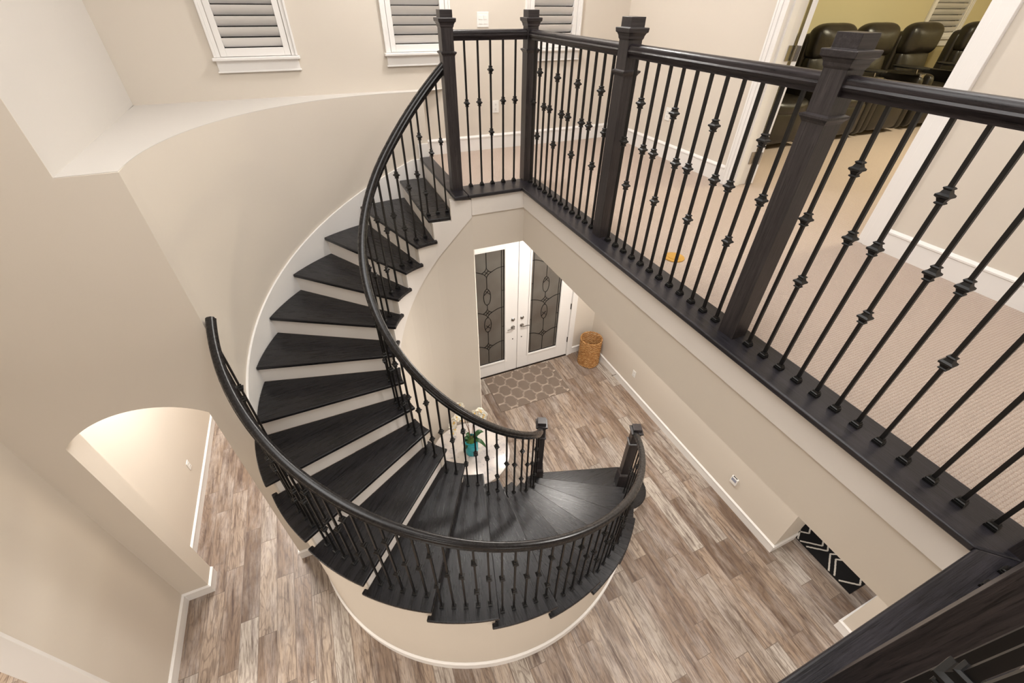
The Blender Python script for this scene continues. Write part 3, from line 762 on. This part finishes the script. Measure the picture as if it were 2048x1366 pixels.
# ease into the bottom newel
ex, ey = NF
path += [(*P(RB, radians(338.5)), zend - 0.020)]
rail_seg(inn, path, M['railS'])
newel(inn, *NF, RISE, radians(-24), H=1.085, plinth=0.26)
angs = [(1, 80.9), (1, 87.2), (1, 93.9)]
for n in range(2, 17):
    f = math.degrees(T0 + n * DT); angs += [(n, f - 13.0), (n, f - 5.8)]
angs += [(17, math.degrees(T0 + 17 * DT) - 12.9)]
for i, (n, a) in enumerate(angs):
    ar = radians(a); R = {0: 0.777, 1: 0.764, 2: 0.748}.get(i, Rin(ar) )
    zt = nose(ar, T0) + ITOP
    kn = [zt - 0.495] if i % 3 != 2 else [zt - 0.280, zt - 0.722]
    baluster(inn, *P(R, ar), U - n * RISE, zt - 0.058, ar, kn)
out = empty('stair_railing', (2.4, 2.14, RISE), 'outer curved stair railing of dark wood and iron sweeping over the lower steps', 'railing')
OTOP = 0.908; RBO = 1.718
path = spiral(T1, RBO, radians(179.6), radians(336.5), OTOP, 130)
rail_seg(out, path, M['railS'])
newel(out, *NG, RISE, radians(-24), H=1.065, plinth=0.26)
idx = 0
for n in range(8, 18):
    f = math.degrees(T1 + n * DT)
    for j in range(5):
        a = f - 13.7 + 2.976 * j
        if a > 334.5: continue
        if n == 8 and j == 0: idx += 1
        else: idx += 1
        ar = radians(a); zt = nose(ar, T1) + OTOP; i = idx - 1
        kn = [zt - 0.487] if i % 3 != 2 else [zt - 0.265, zt - 0.715]
        baluster(out, *P(RBO, ar), U - n * RISE, zt - 0.058, ar, kn)

# ------------------------------------------------------------------ RUGS
def rug_mat(name, a, b, thick=0.3):
    out_ = []
    for c in (a, b):
        k = NT(name); n = k.noise(k.coords(), 260, 3); n2 = k.noise(k.coords(), 9, 4)
        k.base(k.mix(k.math('MULTIPLY', n2, 0.5), lin(c), lin(tuple(int(v * 0.8) for v in c)))); k.set(0.95, spec=0.1); k.bump(n, 0.6, 0.003); out_.append(k.m)
    return out_
mx0, mx1, my0, my1 = 1.572, 2.737, 3.905, 4.640
def mat_(m):
    m.box(mx0, mx1, my0, my1, 0, 0.007)
    a, b = 0.158, 0.117; w = 0.0110
    def edge(px, py, sx, sy):
        pts = []
        for i in range(7):
            t = pi / 2 * (1 - i / 6); pts.append((a / 2 * cos(t), b / 2 + b / 2 * sin(t)))
        sec = [(a - p, b - q) for p, q in pts][::-1]
        # small notch in the middle of every edge
        mid = pts[-1]
        seq = pts[:-2] + [(mid[0] - 0.014, mid[1] + 0.022), (mid[0] - 0.014 + 0.016, mid[1] + 0.020), (mid[0] + 0.002, mid[1] - 0.0), (mid[0] - 0.002 + 0.014, mid[1] - 0.020)] + sec[2:]
        return [(px + sx * u, py + sy * v) for u, v in seq]
    cy0 = my0 + 0.03
    for i in range(-1, 5):
        for j in range(-1, 8):
            px = mx0 + 0.06 + 2 * a * i + (a if j % 2 else 0); py = cy0 + b * j
            for sx in (1, -1):
                for sy in (1,):
                    e = edge(px, py, sx, sy); zt = 0.0078 + (0.0003 if sx > 0 else 0)
                    if sy < 0 and False: continue
                    for (x0, y0), (x1, y1) in zip(e, e[1:]):
                        xm, ym = (x0 + x1) / 2, (y0 + y1) / 2
                        if not (mx0 + 0.008 < min(x0, x1) and max(x0, x1) < mx1 - 0.008 and my0 + 0.008 < min(y0, y1) and max(y0, y1) < my1 - 0.008): continue
                        dx, dy = x1 - x0, y1 - y0; l = hypot(dx, dy)
                        if l < 1e-5: continue
                        nx, ny = -dy / l * w, dx / l * w; ex_, ey_ = dx / l * 0.003, dy / l * 0.003
                        m.add([(x0 - ex_ + nx, y0 - ey_ + ny, zt), (x0 - ex_ - nx, y0 - ey_ - ny, zt), (x1 + ex_ - nx, y1 + ey_ - ny, zt), (x1 + ex_ + nx, y1 + ey_ + ny, zt)], [(0, 1, 2, 3)], 1)
tag(one('door_mat', rug_mat('trellis_rug', (128, 114, 103), (206, 188, 172)), mat_, bevel=0, fix=False), 'taupe door mat with a cream trellis pattern in front of the entry doors', 'rug')
def runner(m):
    m.box(3.957, 4.85, 0.225, 1.55, 0, 0.009)
    w = 0.0085
    X0, X1 = 3.962, 4.84
    def ln(p, q):
        steps = max(2, int(hypot(q[0] - p[0], q[1] - p[1]) / 0.012)); 
        dx, dy = q[0] - p[0], q[1] - p[1]; l = hypot(dx, dy); nx, ny = -dy / l, dx / l
        pts = []
        for i in range(steps + 1):
            t = i / steps; j = random.uniform(-0.0016, 0.0016); pts.append((p[0] + dx * t + nx * j, p[1] + dy * t + ny * j, 0.0098))
        pts = [q_ for q_ in pts if X0 < q_[0] < X1 and 0.23 < q_[1] < 1.54]
        if len(pts) > 1:
            vs = []
            for x, y, z in pts: vs += [(x + nx * w, y + ny * w, z), (x - nx * w, y - ny * w, z)]
            m.add(vs, [(2 * i, 2 * i + 1, 2 * i + 3, 2 * i + 2) for i in range(len(pts) - 1)], 1)
    # zigzag double lines: slope lines through vertices found at x = 4.146
    for k_ in range(4):
        oy = k_ * 0.60
        for v in (0.240, ):
            ln((3.962, 0.369 + oy), (4.135, 0.240 + oy)); ln((4.135, 0.240 + oy), (4.31, 0.335 + oy))
        for v in (0.585, 0.520):
            ln((3.962, v - 0.117 + oy), (4.146, v + oy)); ln((4.146, v + oy), (4.33, v - 0.10 + oy))
        for v in (0.682, 0.619):
            ln((3.962, v + 0.137 + oy), (4.146, v + oy)); ln((4.146, v + oy), (4.33, v + 0.10 + oy))
        ln((3.962, 0.845 + oy), (4.133, 0.946 + oy)); ln((4.133, 0.946 + oy), (4.31, 0.935 + oy))
tag(one('runner_rug', rug_mat('black_rug', (34, 33, 33), (216, 208, 196)), runner, fix=False), 'black runner rug with white zigzag lines in the lower side hall', 'rug')

# ------------------------------------------------------------------ BASKET
def basket():
    k = NT('wicker'); n = k.noise(k.coords((1, 1, 4)), 28, 4); n2 = k.noise(k.coords(), 120, 3)
    k.base(k.mix(k.math('MULTIPLY', n2, 0.5), k.ramp(n, [(0.3, lin((132, 84, 42))), (0.5, lin((190, 140, 84))), (0.72, lin((230, 192, 138)))]), lin((110, 68, 34)))); k.set(0.6, spec=0.3); mw = k.m
    c = (3.335, 4.385)
    r = empty('wicker_basket', (c[0], c[1], 0), 'round brown wicker basket in the foyer corner beside the entry doors', 'basket')
    def body(m):
        N = 72; rows = 25; H = 0.47
        for k_ in range(rows):
            z = 0.012 + k_ * H / rows; zig = 0.0
            path = []
            for i in range(N):
                a = 2 * pi * i / N
                amp = 0.0055 * sin(18 * a + k_ * pi)
                zz = z + (0.016 * abs(((a * 5 / (2 * pi)) % 1) - 0.5) * 2 if k_ < 17 else 0)
                R = 0.168 - 0.004 * sin(z / H * pi)
                path.append((c[0] + (R + amp) * cos(a), c[1] + (R + amp) * sin(a), zz))
            m.tube(path, 0.0095 if k_ < 17 else 0.0085, 6, closed=True)
    one('woven_body', mw, body, r, smooth=True, origin=(c[0], c[1], 0))
    def st(m):
        for i in range(18):
            a = 2 * pi * (i + 0.5) / 18; m.tube([(c[0] + 0.166 * cos(a), c[1] + 0.166 * sin(a), 0.0), (c[0] + 0.166 * cos(a), c[1] + 0.166 * sin(a), 0.49)], 0.006, 6)
    one('stakes', mw, st, r, smooth=True, origin=(c[0], c[1], 0))
    def rim(m):
        for k_, zz in enumerate((0.488, 0.502)):
            m.tube([(c[0] + (0.170 + 0.003 * sin(20 * a + k_ * pi)) * cos(a), c[1] + (0.170 + 0.003 * sin(20 * a + k_ * pi)) * sin(a), zz + 0.003 * cos(20 * a + k_ * pi)) for a in [2 * pi * i / 90 for i in range(90)]], 0.0085, 7, closed=True)
    one('rim', mw, rim, r, smooth=True)
    one('basket_bottom', mw, lambda m: m.lathe([(0.158, 0.004), (0.158, 0.016)], 40, (c[0], c[1], 0)), r)
basket()

# ------------------------------------------------------------------ TABLE + ORCHID
def marble():
    k = NT('speckled_marble'); v = k.coords(); a = k.noise(v, 9, 6, 0.62); b = k.noise(v, 34, 5, 0.6); c_ = k.noise(v, 3.2, 3)
    col = k.mix(k.ramp(c_, [(0.35, (0, 0, 0, 1)), (0.65, (1, 1, 1, 1))]), lin((208, 199, 190)), lin((192, 184, 180)))
    col = k.mix(k.math('MULTIPLY', k.ramp(a, [(0.52, (0, 0, 0, 1)), (0.66, (1, 1, 1, 1))]), 0.6), col, lin((160, 156, 160)))
    col = k.mix(k.math('MULTIPLY', k.ramp(b, [(0.60, (0, 0, 0, 1)), (0.68, (1, 1, 1, 1))]), k.ramp(a, [(0.46, (0, 0, 0, 1)), (0.56, (0.9, 0.9, 0.9, 1))])), col, lin((104, 104, 112)))
    k.base(col); k.set(0.22, spec=0.5); return k.m
tc_ = (0.785, 2.870)
tb = empty('round_table', (tc_[0], tc_[1], 0), 'round pale marble table standing in the stair well', 'table')
one('tabletop', marble(), lambda m: m.lathe([(0.40, 0.715), (0.432, 0.722), (0.4375, 0.735), (0.435, 0.746), (0.428, 0.75), (0.001, 0.75)], 72, (*tc_, 0)), tb, smooth=True)
one('pedestal', M['woodZ'], lambda m: m.lathe([(0.24, 0.0), (0.24, 0.03), (0.10, 0.07), (0.05, 0.14), (0.045, 0.45), (0.07, 0.62), (0.14, 0.70), (0.18, 0.7155)], 36, (*tc_, 0)), tb, smooth=True)
def orchid():
    px, py = 0.795, 2.875; z0 = 0.7502
    r = empty('potted_orchid', (px, py, z0), 'white orchid in a turquoise pot on the marble table', 'plant')
    k = NT('turquoise_glaze'); n = k.noise(k.coords(), 30, 3); k.base(k.ramp(n, [(0.3, lin((10, 130, 145))), (0.7, lin((22, 168, 180)))])); k.set(0.2, spec=0.6)
    sp = k.noise(k.coords(), 130, 2)
    pot = one('pot', k.m, lambda m: m.lathe([(0.058, 0), (0.068, 0.004), (0.074, 0.06), (0.075, 0.225), (0.071, 0.232), (0.067, 0.225), (0.067, 0.19), (0.001, 0.19)], 40, (px, py, z0)), r, smooth=True)
    moss = paint('moss', (70, 92, 38), 0.9, 0.8, 60, 0.2)
    one('moss', moss, lambda m: m.lathe([(0.066, 0.19), (0.055, 0.212), (0.025, 0.226), (0.001, 0.228)], 24, (px, py, z0)), r, smooth=True)
    leafm = paint('orchid_leaf', (38, 84, 40), 0.35, 0.1, 20, 0.15, 0.5)
    def leaf(ang, L, W, lift, droop):
        m = MB(); n = 12; vs = []; fs = []
        for i in range(n + 1):
            t = i / n; rr = 0.02 + L * t; w = W * (sin(pi * min(1, t * 0.93 + 0.07)) ** 0.7); z = z0 + 0.205 + lift * sin(t * pi * 0.7) - droop * t * t
            for s, dz in ((-1, 0.012), (-0.5, 0.003), (0, 0), (0.5, 0.003), (1, 0.012)):
                x, y = rr, s * w / 2; vs.append((px + x * cos(ang) - y * sin(ang), py + x * sin(ang) + y * cos(ang), z + dz * min(1, w / W)))
        for i in range(n):
            for j in range(4): fs.append((i * 5 + j, i * 5 + j + 1, i * 5 + 6 + j, i * 5 + 5 + j))
        m.add(vs, fs); o = m.build('leaf', leafm, r, smooth=True)
        so = o.modifiers.new('thick', 'SOLIDIFY'); so.thickness = 0.003
    leaf(radians(8), 0.14, 0.06, 0.09, 0.03); leaf(radians(-38), 0.16, 0.05, 0.06, 0.13); leaf(radians(150), 0.07, 0.045, 0.05, 0.05)
    leaf(radians(105), 0.08, 0.045, 0.06, 0.03); leaf(radians(205), 0.10, 0.055, 0.03, 0.13)
    stemm = paint('orchid_stem', (120, 88, 66), 0.6, 0.1, 30, 0.1)
    petal = paint('orchid_petal', (250, 242, 226), 0.5, 0.1, 60, 0.04); lip = paint('orchid_lip', (226, 188, 110), 0.5, 0.1, 60, 0.04)
    petal.node_tree.nodes['Principled BSDF'].inputs['Subsurface Weight'].default_value = 0.2
    stems = [[(0, 0, .20), (-.02, .01, .40), (-.06, .03, .56), (-.13, .05, .63), (-.17, .03, .58), (-.185, .0, .46)],
             [(0.01, 0, .20), (.03, .01, .38), (.06, .03, .52), (.10, .05, .60), (.15, .05, .58), (.17, .03, .48)],
             [(0, .01, .20), (-.01, .03, .42), (-.02, .06, .58), (-.07, .08, .70), (-.09, .09, .72), (-.10, .09, .70)]]
    def cr(pts, n=24):
        out_ = []
        P_ = [Vector(p) for p in pts]; P_ = [2 * P_[0] - P_[1]] + P_ + [2 * P_[-1] - P_[-2]]
        seg = len(P_) - 3
        for i in range(n + 1):
            u = i / n * seg; k_ = min(int(u), seg - 1); t = u - k_; a, b, c, d = P_[k_:k_ + 4]
            out_.append(0.5 * ((2 * b) + (-a + c) * t + (2 * a - 5 * b + 4 * c - d) * t * t + (-a + 3 * b - 3 * c + d) * t ** 3))
        return out_
    rnd = random.Random(3)
    fm = MB()
    def pet(m, M_, L, W, cup):
        n = 6; vs = []; fs = []
        for i in range(n + 1):
            t = i / n; w = W * sin(pi * (0.08 + 0.87 * t)) ** 0.6
            for s in (-1, -.5, 0, .5, 1): vs.append(M_ @ Vector((L * t, s * w / 2, cup * (t * t + 0.25 * s * s))))
        for i in range(n):
            for j in range(4): fs.append((i * 5 + j, i * 5 + j + 1, i * 5 + 6 + j, i * 5 + 5 + j))
        m.add(vs, fs, 0)
    proto = None
    for q in range(5):
        a = q * 2 * pi / 5 + pi / 2; wide = q in (1, 4)
        pet(fm, Matrix.Rotation(a, 4, 'Z'), 0.038, 0.044 if wide else 0.028, 0.008)
    fm.lathe([(0.001, 0.0), (0.008, 0.006), (0.009, 0.014), (0.004, 0.02)], 10, (0, -0.004, 0), 1)
    proto = fm.build('flower', [petal, lip], None, smooth=True, origin=False); proto.modifiers.new('thick', 'SOLIDIFY').thickness = 0.0012
    first = True
    for si, stp in enumerate(stems):
        pts = [p + Vector((px, py, z0)) for p in cr(stp)]
        st = MB(); st.tube(pts, 0.0035, 7); st.build('stem', stemm, r, smooth=True)
        for i in range(10, 25, 1 if si < 2 else 2):
            p = pts[i] + Vector((rnd.uniform(-.022, .022), rnd.uniform(-.03, .01), rnd.uniform(-.03, .012)))
            if first: o = proto; first = False; o.parent = None
            else: o = proto.copy(); C.objects.link(o); o.parent = None
            o.location = p; o.rotation_euler = (radians(rnd.uniform(50, 100)), radians(rnd.uniform(-20, 20)), radians(rnd.uniform(-55, 35)))
            o.matrix_parent_inverse = Matrix.Identity(4); adopt(o, r)
orchid()

# ------------------------------------------------------------------ SMALL WALL ITEMS
def duplex(name, label, loc, rz, w=0.070, h=0.115):
    # built facing -Y, turned by rz
    r = empty(name, loc, label, 'outlet')
    r.rotation_euler = (0, 0, rz)
    def tr(o): o.parent = r; o.matrix_parent_inverse = Matrix.Identity(4)
    m = MB(); m.box(-w / 2, w / 2, -0.006, 0, -h / 2, h / 2); tr(m.build('cover_plate', M['plastic'], None, bevel=0.002, origin=False))
    for s in (-1, 1):
        m = MB(); m.box(-0.016, 0.016, -0.0085, -0.006, s * 0.0195 - 0.0135, s * 0.0195 + 0.0135); o = m.build('receptacle', M['plastic'], None, bevel=0.003, origin=False); tr(o)
        m = MB(); m.box(-0.0075, -0.0055, -0.0092, -0.0084, s * 0.0195 - 0.001, s * 0.0195 + 0.007); m.box(0.0055, 0.0075, -0.0092, -0.0084, s * 0.0195 - 0.001, s * 0.0195 + 0.007)
        m.box(-0.002, 0.002, -0.0092, -0.0084, s * 0.0195 - 0.009, s * 0.0195 - 0.005)
        sl = m.build('slots', M['black'], None, origin=False); sl.parent = o; sl.matrix_parent_inverse = Matrix.Identity(4)
    return r
duplex('wall_outlet', 'white outlet on the window wall behind the first short balcony section', (1.845, 4.6995, 3.853), 0)
duplex('wall_outlet', 'white outlet on the upstairs wall left of the theater doorway', (3.3695, 3.793, 3.848), radians(-90))
duplex('wall_outlet', 'white outlet low on the foyer wall right of the basket', (3.5545, 3.515, 0.40), radians(-90))
duplex('wall_outlet', 'white outlet on the side hall wall seen through the arch', (-2.2695, 4.207, 0.44), radians(90))
sw = empty('light_switch', (1.725, 4.6995, 4.586), 'white double rocker light switch between two shuttered windows', 'light switch')
one('cover_plate', M['plastic'], lambda m: m.box(1.667, 1.783, 4.6935, 4.6995, 4.528, 4.643), sw, bevel=0.002)
for x in (1.702, 1.748):
    one('rocker', M['plastic'], lambda m: (m.box(x - 0.0165, x + 0.0165, 4.690, 4.6935, 4.553, 4.586), m.box(x - 0.0165, x + 0.0165, 4.688, 4.6935, 4.586, 4.619)), sw, bevel=0.001)
kp = empty('wall_keypad', (3.555, 1.556, 0.345), 'small white wall keypad with a grey screen low on the foyer wall', 'keypad')
one('housing', M['plastic'], lambda m: m.box(3.532, 3.5548, 1.512, 1.600, 0.352, 0.462), kp, bevel=0.006)
one('screen', M['screen'], lambda m: m.box(3.530, 3.532, 1.524, 1.588, 0.402, 0.444), kp)
one('sensor_slot', M['black'], lambda m: m.box(3.536, 3.548, 1.530, 1.585, 0.4615, 0.463), kp)
fd = empty('floor_cover', (1.981, 1.885, U), 'round brass cover plate set in the carpet behind the balcony railing', 'floor cover')
one('plate', M['brass'], lambda m: m.lathe([(0.066, 0.0005), (0.066, 0.006), (0.062, 0.008), (0.001, 0.008)], 40, (1.981, 1.882, U)), fd, smooth=True)
one('lid', M['brass'], lambda m: m.lathe([(0.040, 0.008), (0.040, 0.0105), (0.001, 0.0105)], 32, (1.981, 1.882, U)), fd, smooth=True)
ds = MB(); ds.tube([(3.536, 3.87, 0.085), (3.47, 3.87, 0.085)], 0.006, 8); ds.lathe([(0.010, 0), (0.010, 0.012)], 12, (3.465, 3.87, 0.079))
tag(ds.build('door_stop', M['nickel'], None), 'tiny metal door stop on the foyer baseboard', 'door stop')

# ------------------------------------------------------------------ THEATRE RECLINERS
def leather():
    k = NT('black_leather'); v = k.coords(); n = k.noise(v, 7, 4); f = k.noise(v, 160, 3)
    k.base(k.ramp(n, [(0.3, lin((22, 19, 15))), (0.7, lin((36, 31, 24)))])); k.set(0.34, spec=0.55)
    k.bump(k.math('ADD', k.math('MULTIPLY', n, 4.0), f), 0.25, 0.004); return k.m
M['leather'] = leather()
def cushion(name, x0, x1, y0, y1, z0, z1, r, rad=0.05, puff=0.0, seam=True, tilt=None):
    y0 *= 0.85; y1 *= 0.85
    m = MB(); nx, ny, nz = 6, 6, 6
    # rounded box from a subdivided cube
    bm = bmesh.new(); bmesh.ops.create_cube(bm, size=2.0); bmesh.ops.subdivide_edges(bm, edges=bm.edges[:], cuts=7, use_grid_fill=True)
    hx, hy, hz = (x1 - x0) / 2, (y1 - y0) / 2, (z1 - z0) / 2; c = Vector(((x0 + x1) / 2, (y0 + y1) / 2, (z0 + z1) / 2))
    for v in bm.verts:
        p = Vector((v.co.x * hx, v.co.y * hy, v.co.z * hz)); q = Vector((max(-hx + rad, min(hx - rad, p.x)), max(-hy + rad, min(hy - rad, p.y)), max(-hz + rad, min(hz - rad, p.z))))
        d = p - q
        if d.length > 1e-6: p = q + d.normalized() * rad
        u = v.co
        p.y += -puff * (1 - u.x ** 2) * (1 - u.z ** 2) * (1 if u.y < 0 else 0.2)
        p.z += puff * 0.6 * (1 - u.x ** 2) * (1 - u.y ** 2) * (1 if u.z > 0 else 0)
        if seam and abs(u.x) < 0.1: p -= Vector((0, -0.004 if u.y < 0 else 0, 0.004 if u.z > 0 else 0))
        if tilt: p = Matrix.Rotation(tilt, 3, 'X') @ p
        v.co = c + p
    me_v = [tuple(v.co) for v in bm.verts]; fs = [tuple(v.index for v in f.verts) for f in bm.faces]; bm.free()
    m.add(me_v, fs); return m.build(name, M['leather'], r, smooth=True, origin=(0, 0, 0), subsurf=1)
def recliner():
    r = empty('recliner', (0, 0, 0), 'x', 'recliner', 'black leather theater recliners')
    def t(o): return o
    t(cushion('base', -0.29, 0.29, -0.36, 0.36, 0.04, 0.34, r, 0.04))
    t(cushion('footrest', -0.285, 0.285, -0.42, -0.34, 0.06, 0.40, r, 0.038, 0.015))
    t(cushion('seat', -0.285, 0.285, -0.41, 0.20, 0.32, 0.50, r, 0.07, 0.03))
    t(cushion('armrest', -0.40, -0.28, -0.42, 0.30, 0.03, 0.63, r, 0.05, seam=False))
    t(cushion('armrest', 0.28, 0.40, -0.42, 0.30, 0.03, 0.63, r, 0.05, seam=False))
    t(cushion('backrest', -0.30, 0.30, 0.14, 0.34, 0.42, 0.84, r, 0.07, 0.03, tilt=radians(-8)))
    t(cushion('headrest', -0.325, 0.325, 0.12, 0.37, 0.77, 1.11, r, 0.095, 0.03))
    t(cushion('back_shell', -0.34, 0.34, 0.27, 0.44, 0.20, 1.03, r, 0.06, seam=False))
    tr = one('tray_table', M['black'], lambda m: m.prism([(0.10 + 0.14 * cos(a), -0.22 + 0.20 * sin(a)) for a in [i * pi / 10 for i in range(20)]], 0.70, 0.715, 0, Matrix.Translation((0.12, 0, 0))), r, bevel=0.003, origin=(0, 0, 0))
    one('tray_post', M['nickel'], lambda m: m.tube([(0.35, -0.25, 0.60), (0.33, -0.24, 0.70)], 0.009, 8), r, origin=(0, 0, 0))
    one('cup_holder', M['nickel'], lambda m: m.lathe([(0.045, 0.632), (0.045, 0.640), (0.038, 0.640), (0.038, 0.60)], 20, (0.355, -0.30, 0)), r, smooth=True, origin=(0, 0, 0))
    return r
r0 = recliner()
spots = [(4.80, 3.86, 'far left black leather theater recliner, mostly hidden by the white door edge'),
         (5.80, 3.88, 'black leather recliner behind the top of the large newel post, left of the newel cap'),
         (6.62, 3.90, 'black leather recliner immediately right of the large newel cap'),
         (7.55, 3.92, 'black leather recliner in front of the shuttered theater window'),
         (8.88, 3.96, 'far right black leather recliner cut off by the white door casing')]
def kids(o): return [x for x in bpy.data.objects if x.parent == o]
base_kids = kids(r0)
for i, (x, y, lab) in enumerate(spots):
    if i == 0: rr = r0
    else:
        rr = r0.copy(); C.objects.link(rr)
        for ch in base_kids:
            c = ch.copy(); C.objects.link(c); c.parent = rr
    rr.location = (x, y, U); rr['label'] = lab; rr['group'] = 'black leather theater recliners'

# ------------------------------------------------------------------ LIGHTS
def lamp(kind, loc, energy, col, size=0.1, rot=(0, 0, 0), spot=None, sizey=None):
    d = bpy.data.lights.new('lamp', kind); d.energy = energy; d.color = col
    if kind == 'AREA':
        d.shape = 'DISK' if sizey is None else 'RECTANGLE'; d.size = size
        if sizey: d.size_y = sizey
    elif kind in ('POINT', 'SPOT'): d.shadow_soft_size = size
    if spot: d.spot_size = radians(spot); d.spot_blend = 0.6
    o = bpy.data.objects.new('lamp', d); C.objects.link(o); o.location = loc; o.rotation_euler = rot
    return o
WARM = (1.0, 0.93, 0.84); NEUT = (1.0, 0.97, 0.94); COOL = (0.93, 0.96, 1.0)
def can(x, y, z, e, col=NEUT, r=0.09, nm='the stairwell ceiling', lab=''):
    lamp('AREA', (x, y, z - 0.012), e, col, 2 * r)
UP = (1.0, 0.985, 0.965)
lamp('POINT', (1.40, 3.90, 6.20), 74, UP, 0.12)
lamp('AREA', (0.2, 1.2, CEIL - 0.02), 58, UP, 2.4)  # large soft fill light added to lift the stairwell, no fixture
lamp('AREA', (2.6, 1.4, CEIL - 0.02), 14, UP, 1.0)
lamp('POINT', (1.6, -1.9, 6.1), 34, UP, 0.10)
lamp('POINT', (-0.8, -0.4, 6.1), 15, UP, 0.10)
# lower level
LOW = (1.0, 0.96, 0.90)
lamp('POINT', (2.42, 3.5, 2.86), 34, LOW, 0.10)
lamp('AREA', (2.5, 3.3, 3.04), 28, LOW, 0.5)
lamp('AREA', (2.6, 1.3, 3.04), 26, LOW, 0.4)
lamp('AREA', (-0.5, -2.0, 2.93), 58, LOW, 1.2)
lamp('AREA', (2.0, -2.2, 2.93), 34, LOW, 1.0)
lamp('AREA', (-1.62, 4.3, 3.03), 62, NEUT, 0.6)
lamp('AREA', (-1.62, 6.4, 3.03), 22, NEUT, 0.5)
lamp('AREA', (-4.2, 1.5, 3.03), 110, WARM, 0.8)
lamp('AREA', (4.7, 1.6, 3.03), 14, COOL, 0.5)
# theatre
lamp('AREA', (6.4, 1.6, CEIL - 0.02), 95, (1.0, 0.90, 0.66), 0.8)
lamp('POINT', (9.9, 1.2, 5.6), 34, (1.0, 0.90, 0.66), 0.15)
w = bpy.data.worlds.new('world'); scene.world = w; w.use_nodes = True
w.node_tree.nodes['Background'].inputs[0].default_value = (0.02, 0.025, 0.04, 1); w.node_tree.nodes['Background'].inputs[1].default_value = 0.3

# ------------------------------------------------------------------ CAMERA
f_px, yaw, pitch, roll = 851.6277, 0.415878, 0.681939, 0.0150158
cy_, sy_ = cos(yaw), sin(yaw); cp, sp_ = cos(pitch), sin(pitch)
fw = Vector((sy_ * cp, cy_ * cp, -sp_)); rt = Vector((cy_, -sy_, 0)); up = rt.cross(fw)
c_, s_ = cos(roll), sin(roll)
r2 = rt * c_ + up * s_; u2 = -rt * s_ + up * c_
cam = bpy.data.cameras.new('camera'); co = bpy.data.objects.new('camera', cam); C.objects.link(co)
mt = Matrix.Identity(4)
for i in range(3): mt[i][0] = r2[i]; mt[i][1] = u2[i]; mt[i][2] = -fw[i]
mt[0][3], mt[1][3], mt[2][3] = 0, 0, CZ
co.matrix_world = mt
cam.sensor_fit = 'HORIZONTAL'; cam.sensor_width = 36; cam.lens = 36 * f_px / 2048; cam.clip_start = 0.01; cam.clip_end = 100
scene.camera = co
vs_ = scene.view_settings
vs_.view_transform = 'Standard'; vs_.look = 'None'; vs_.gamma = 1; vs_.use_curve_mapping = False; vs_.exposure = 0.50
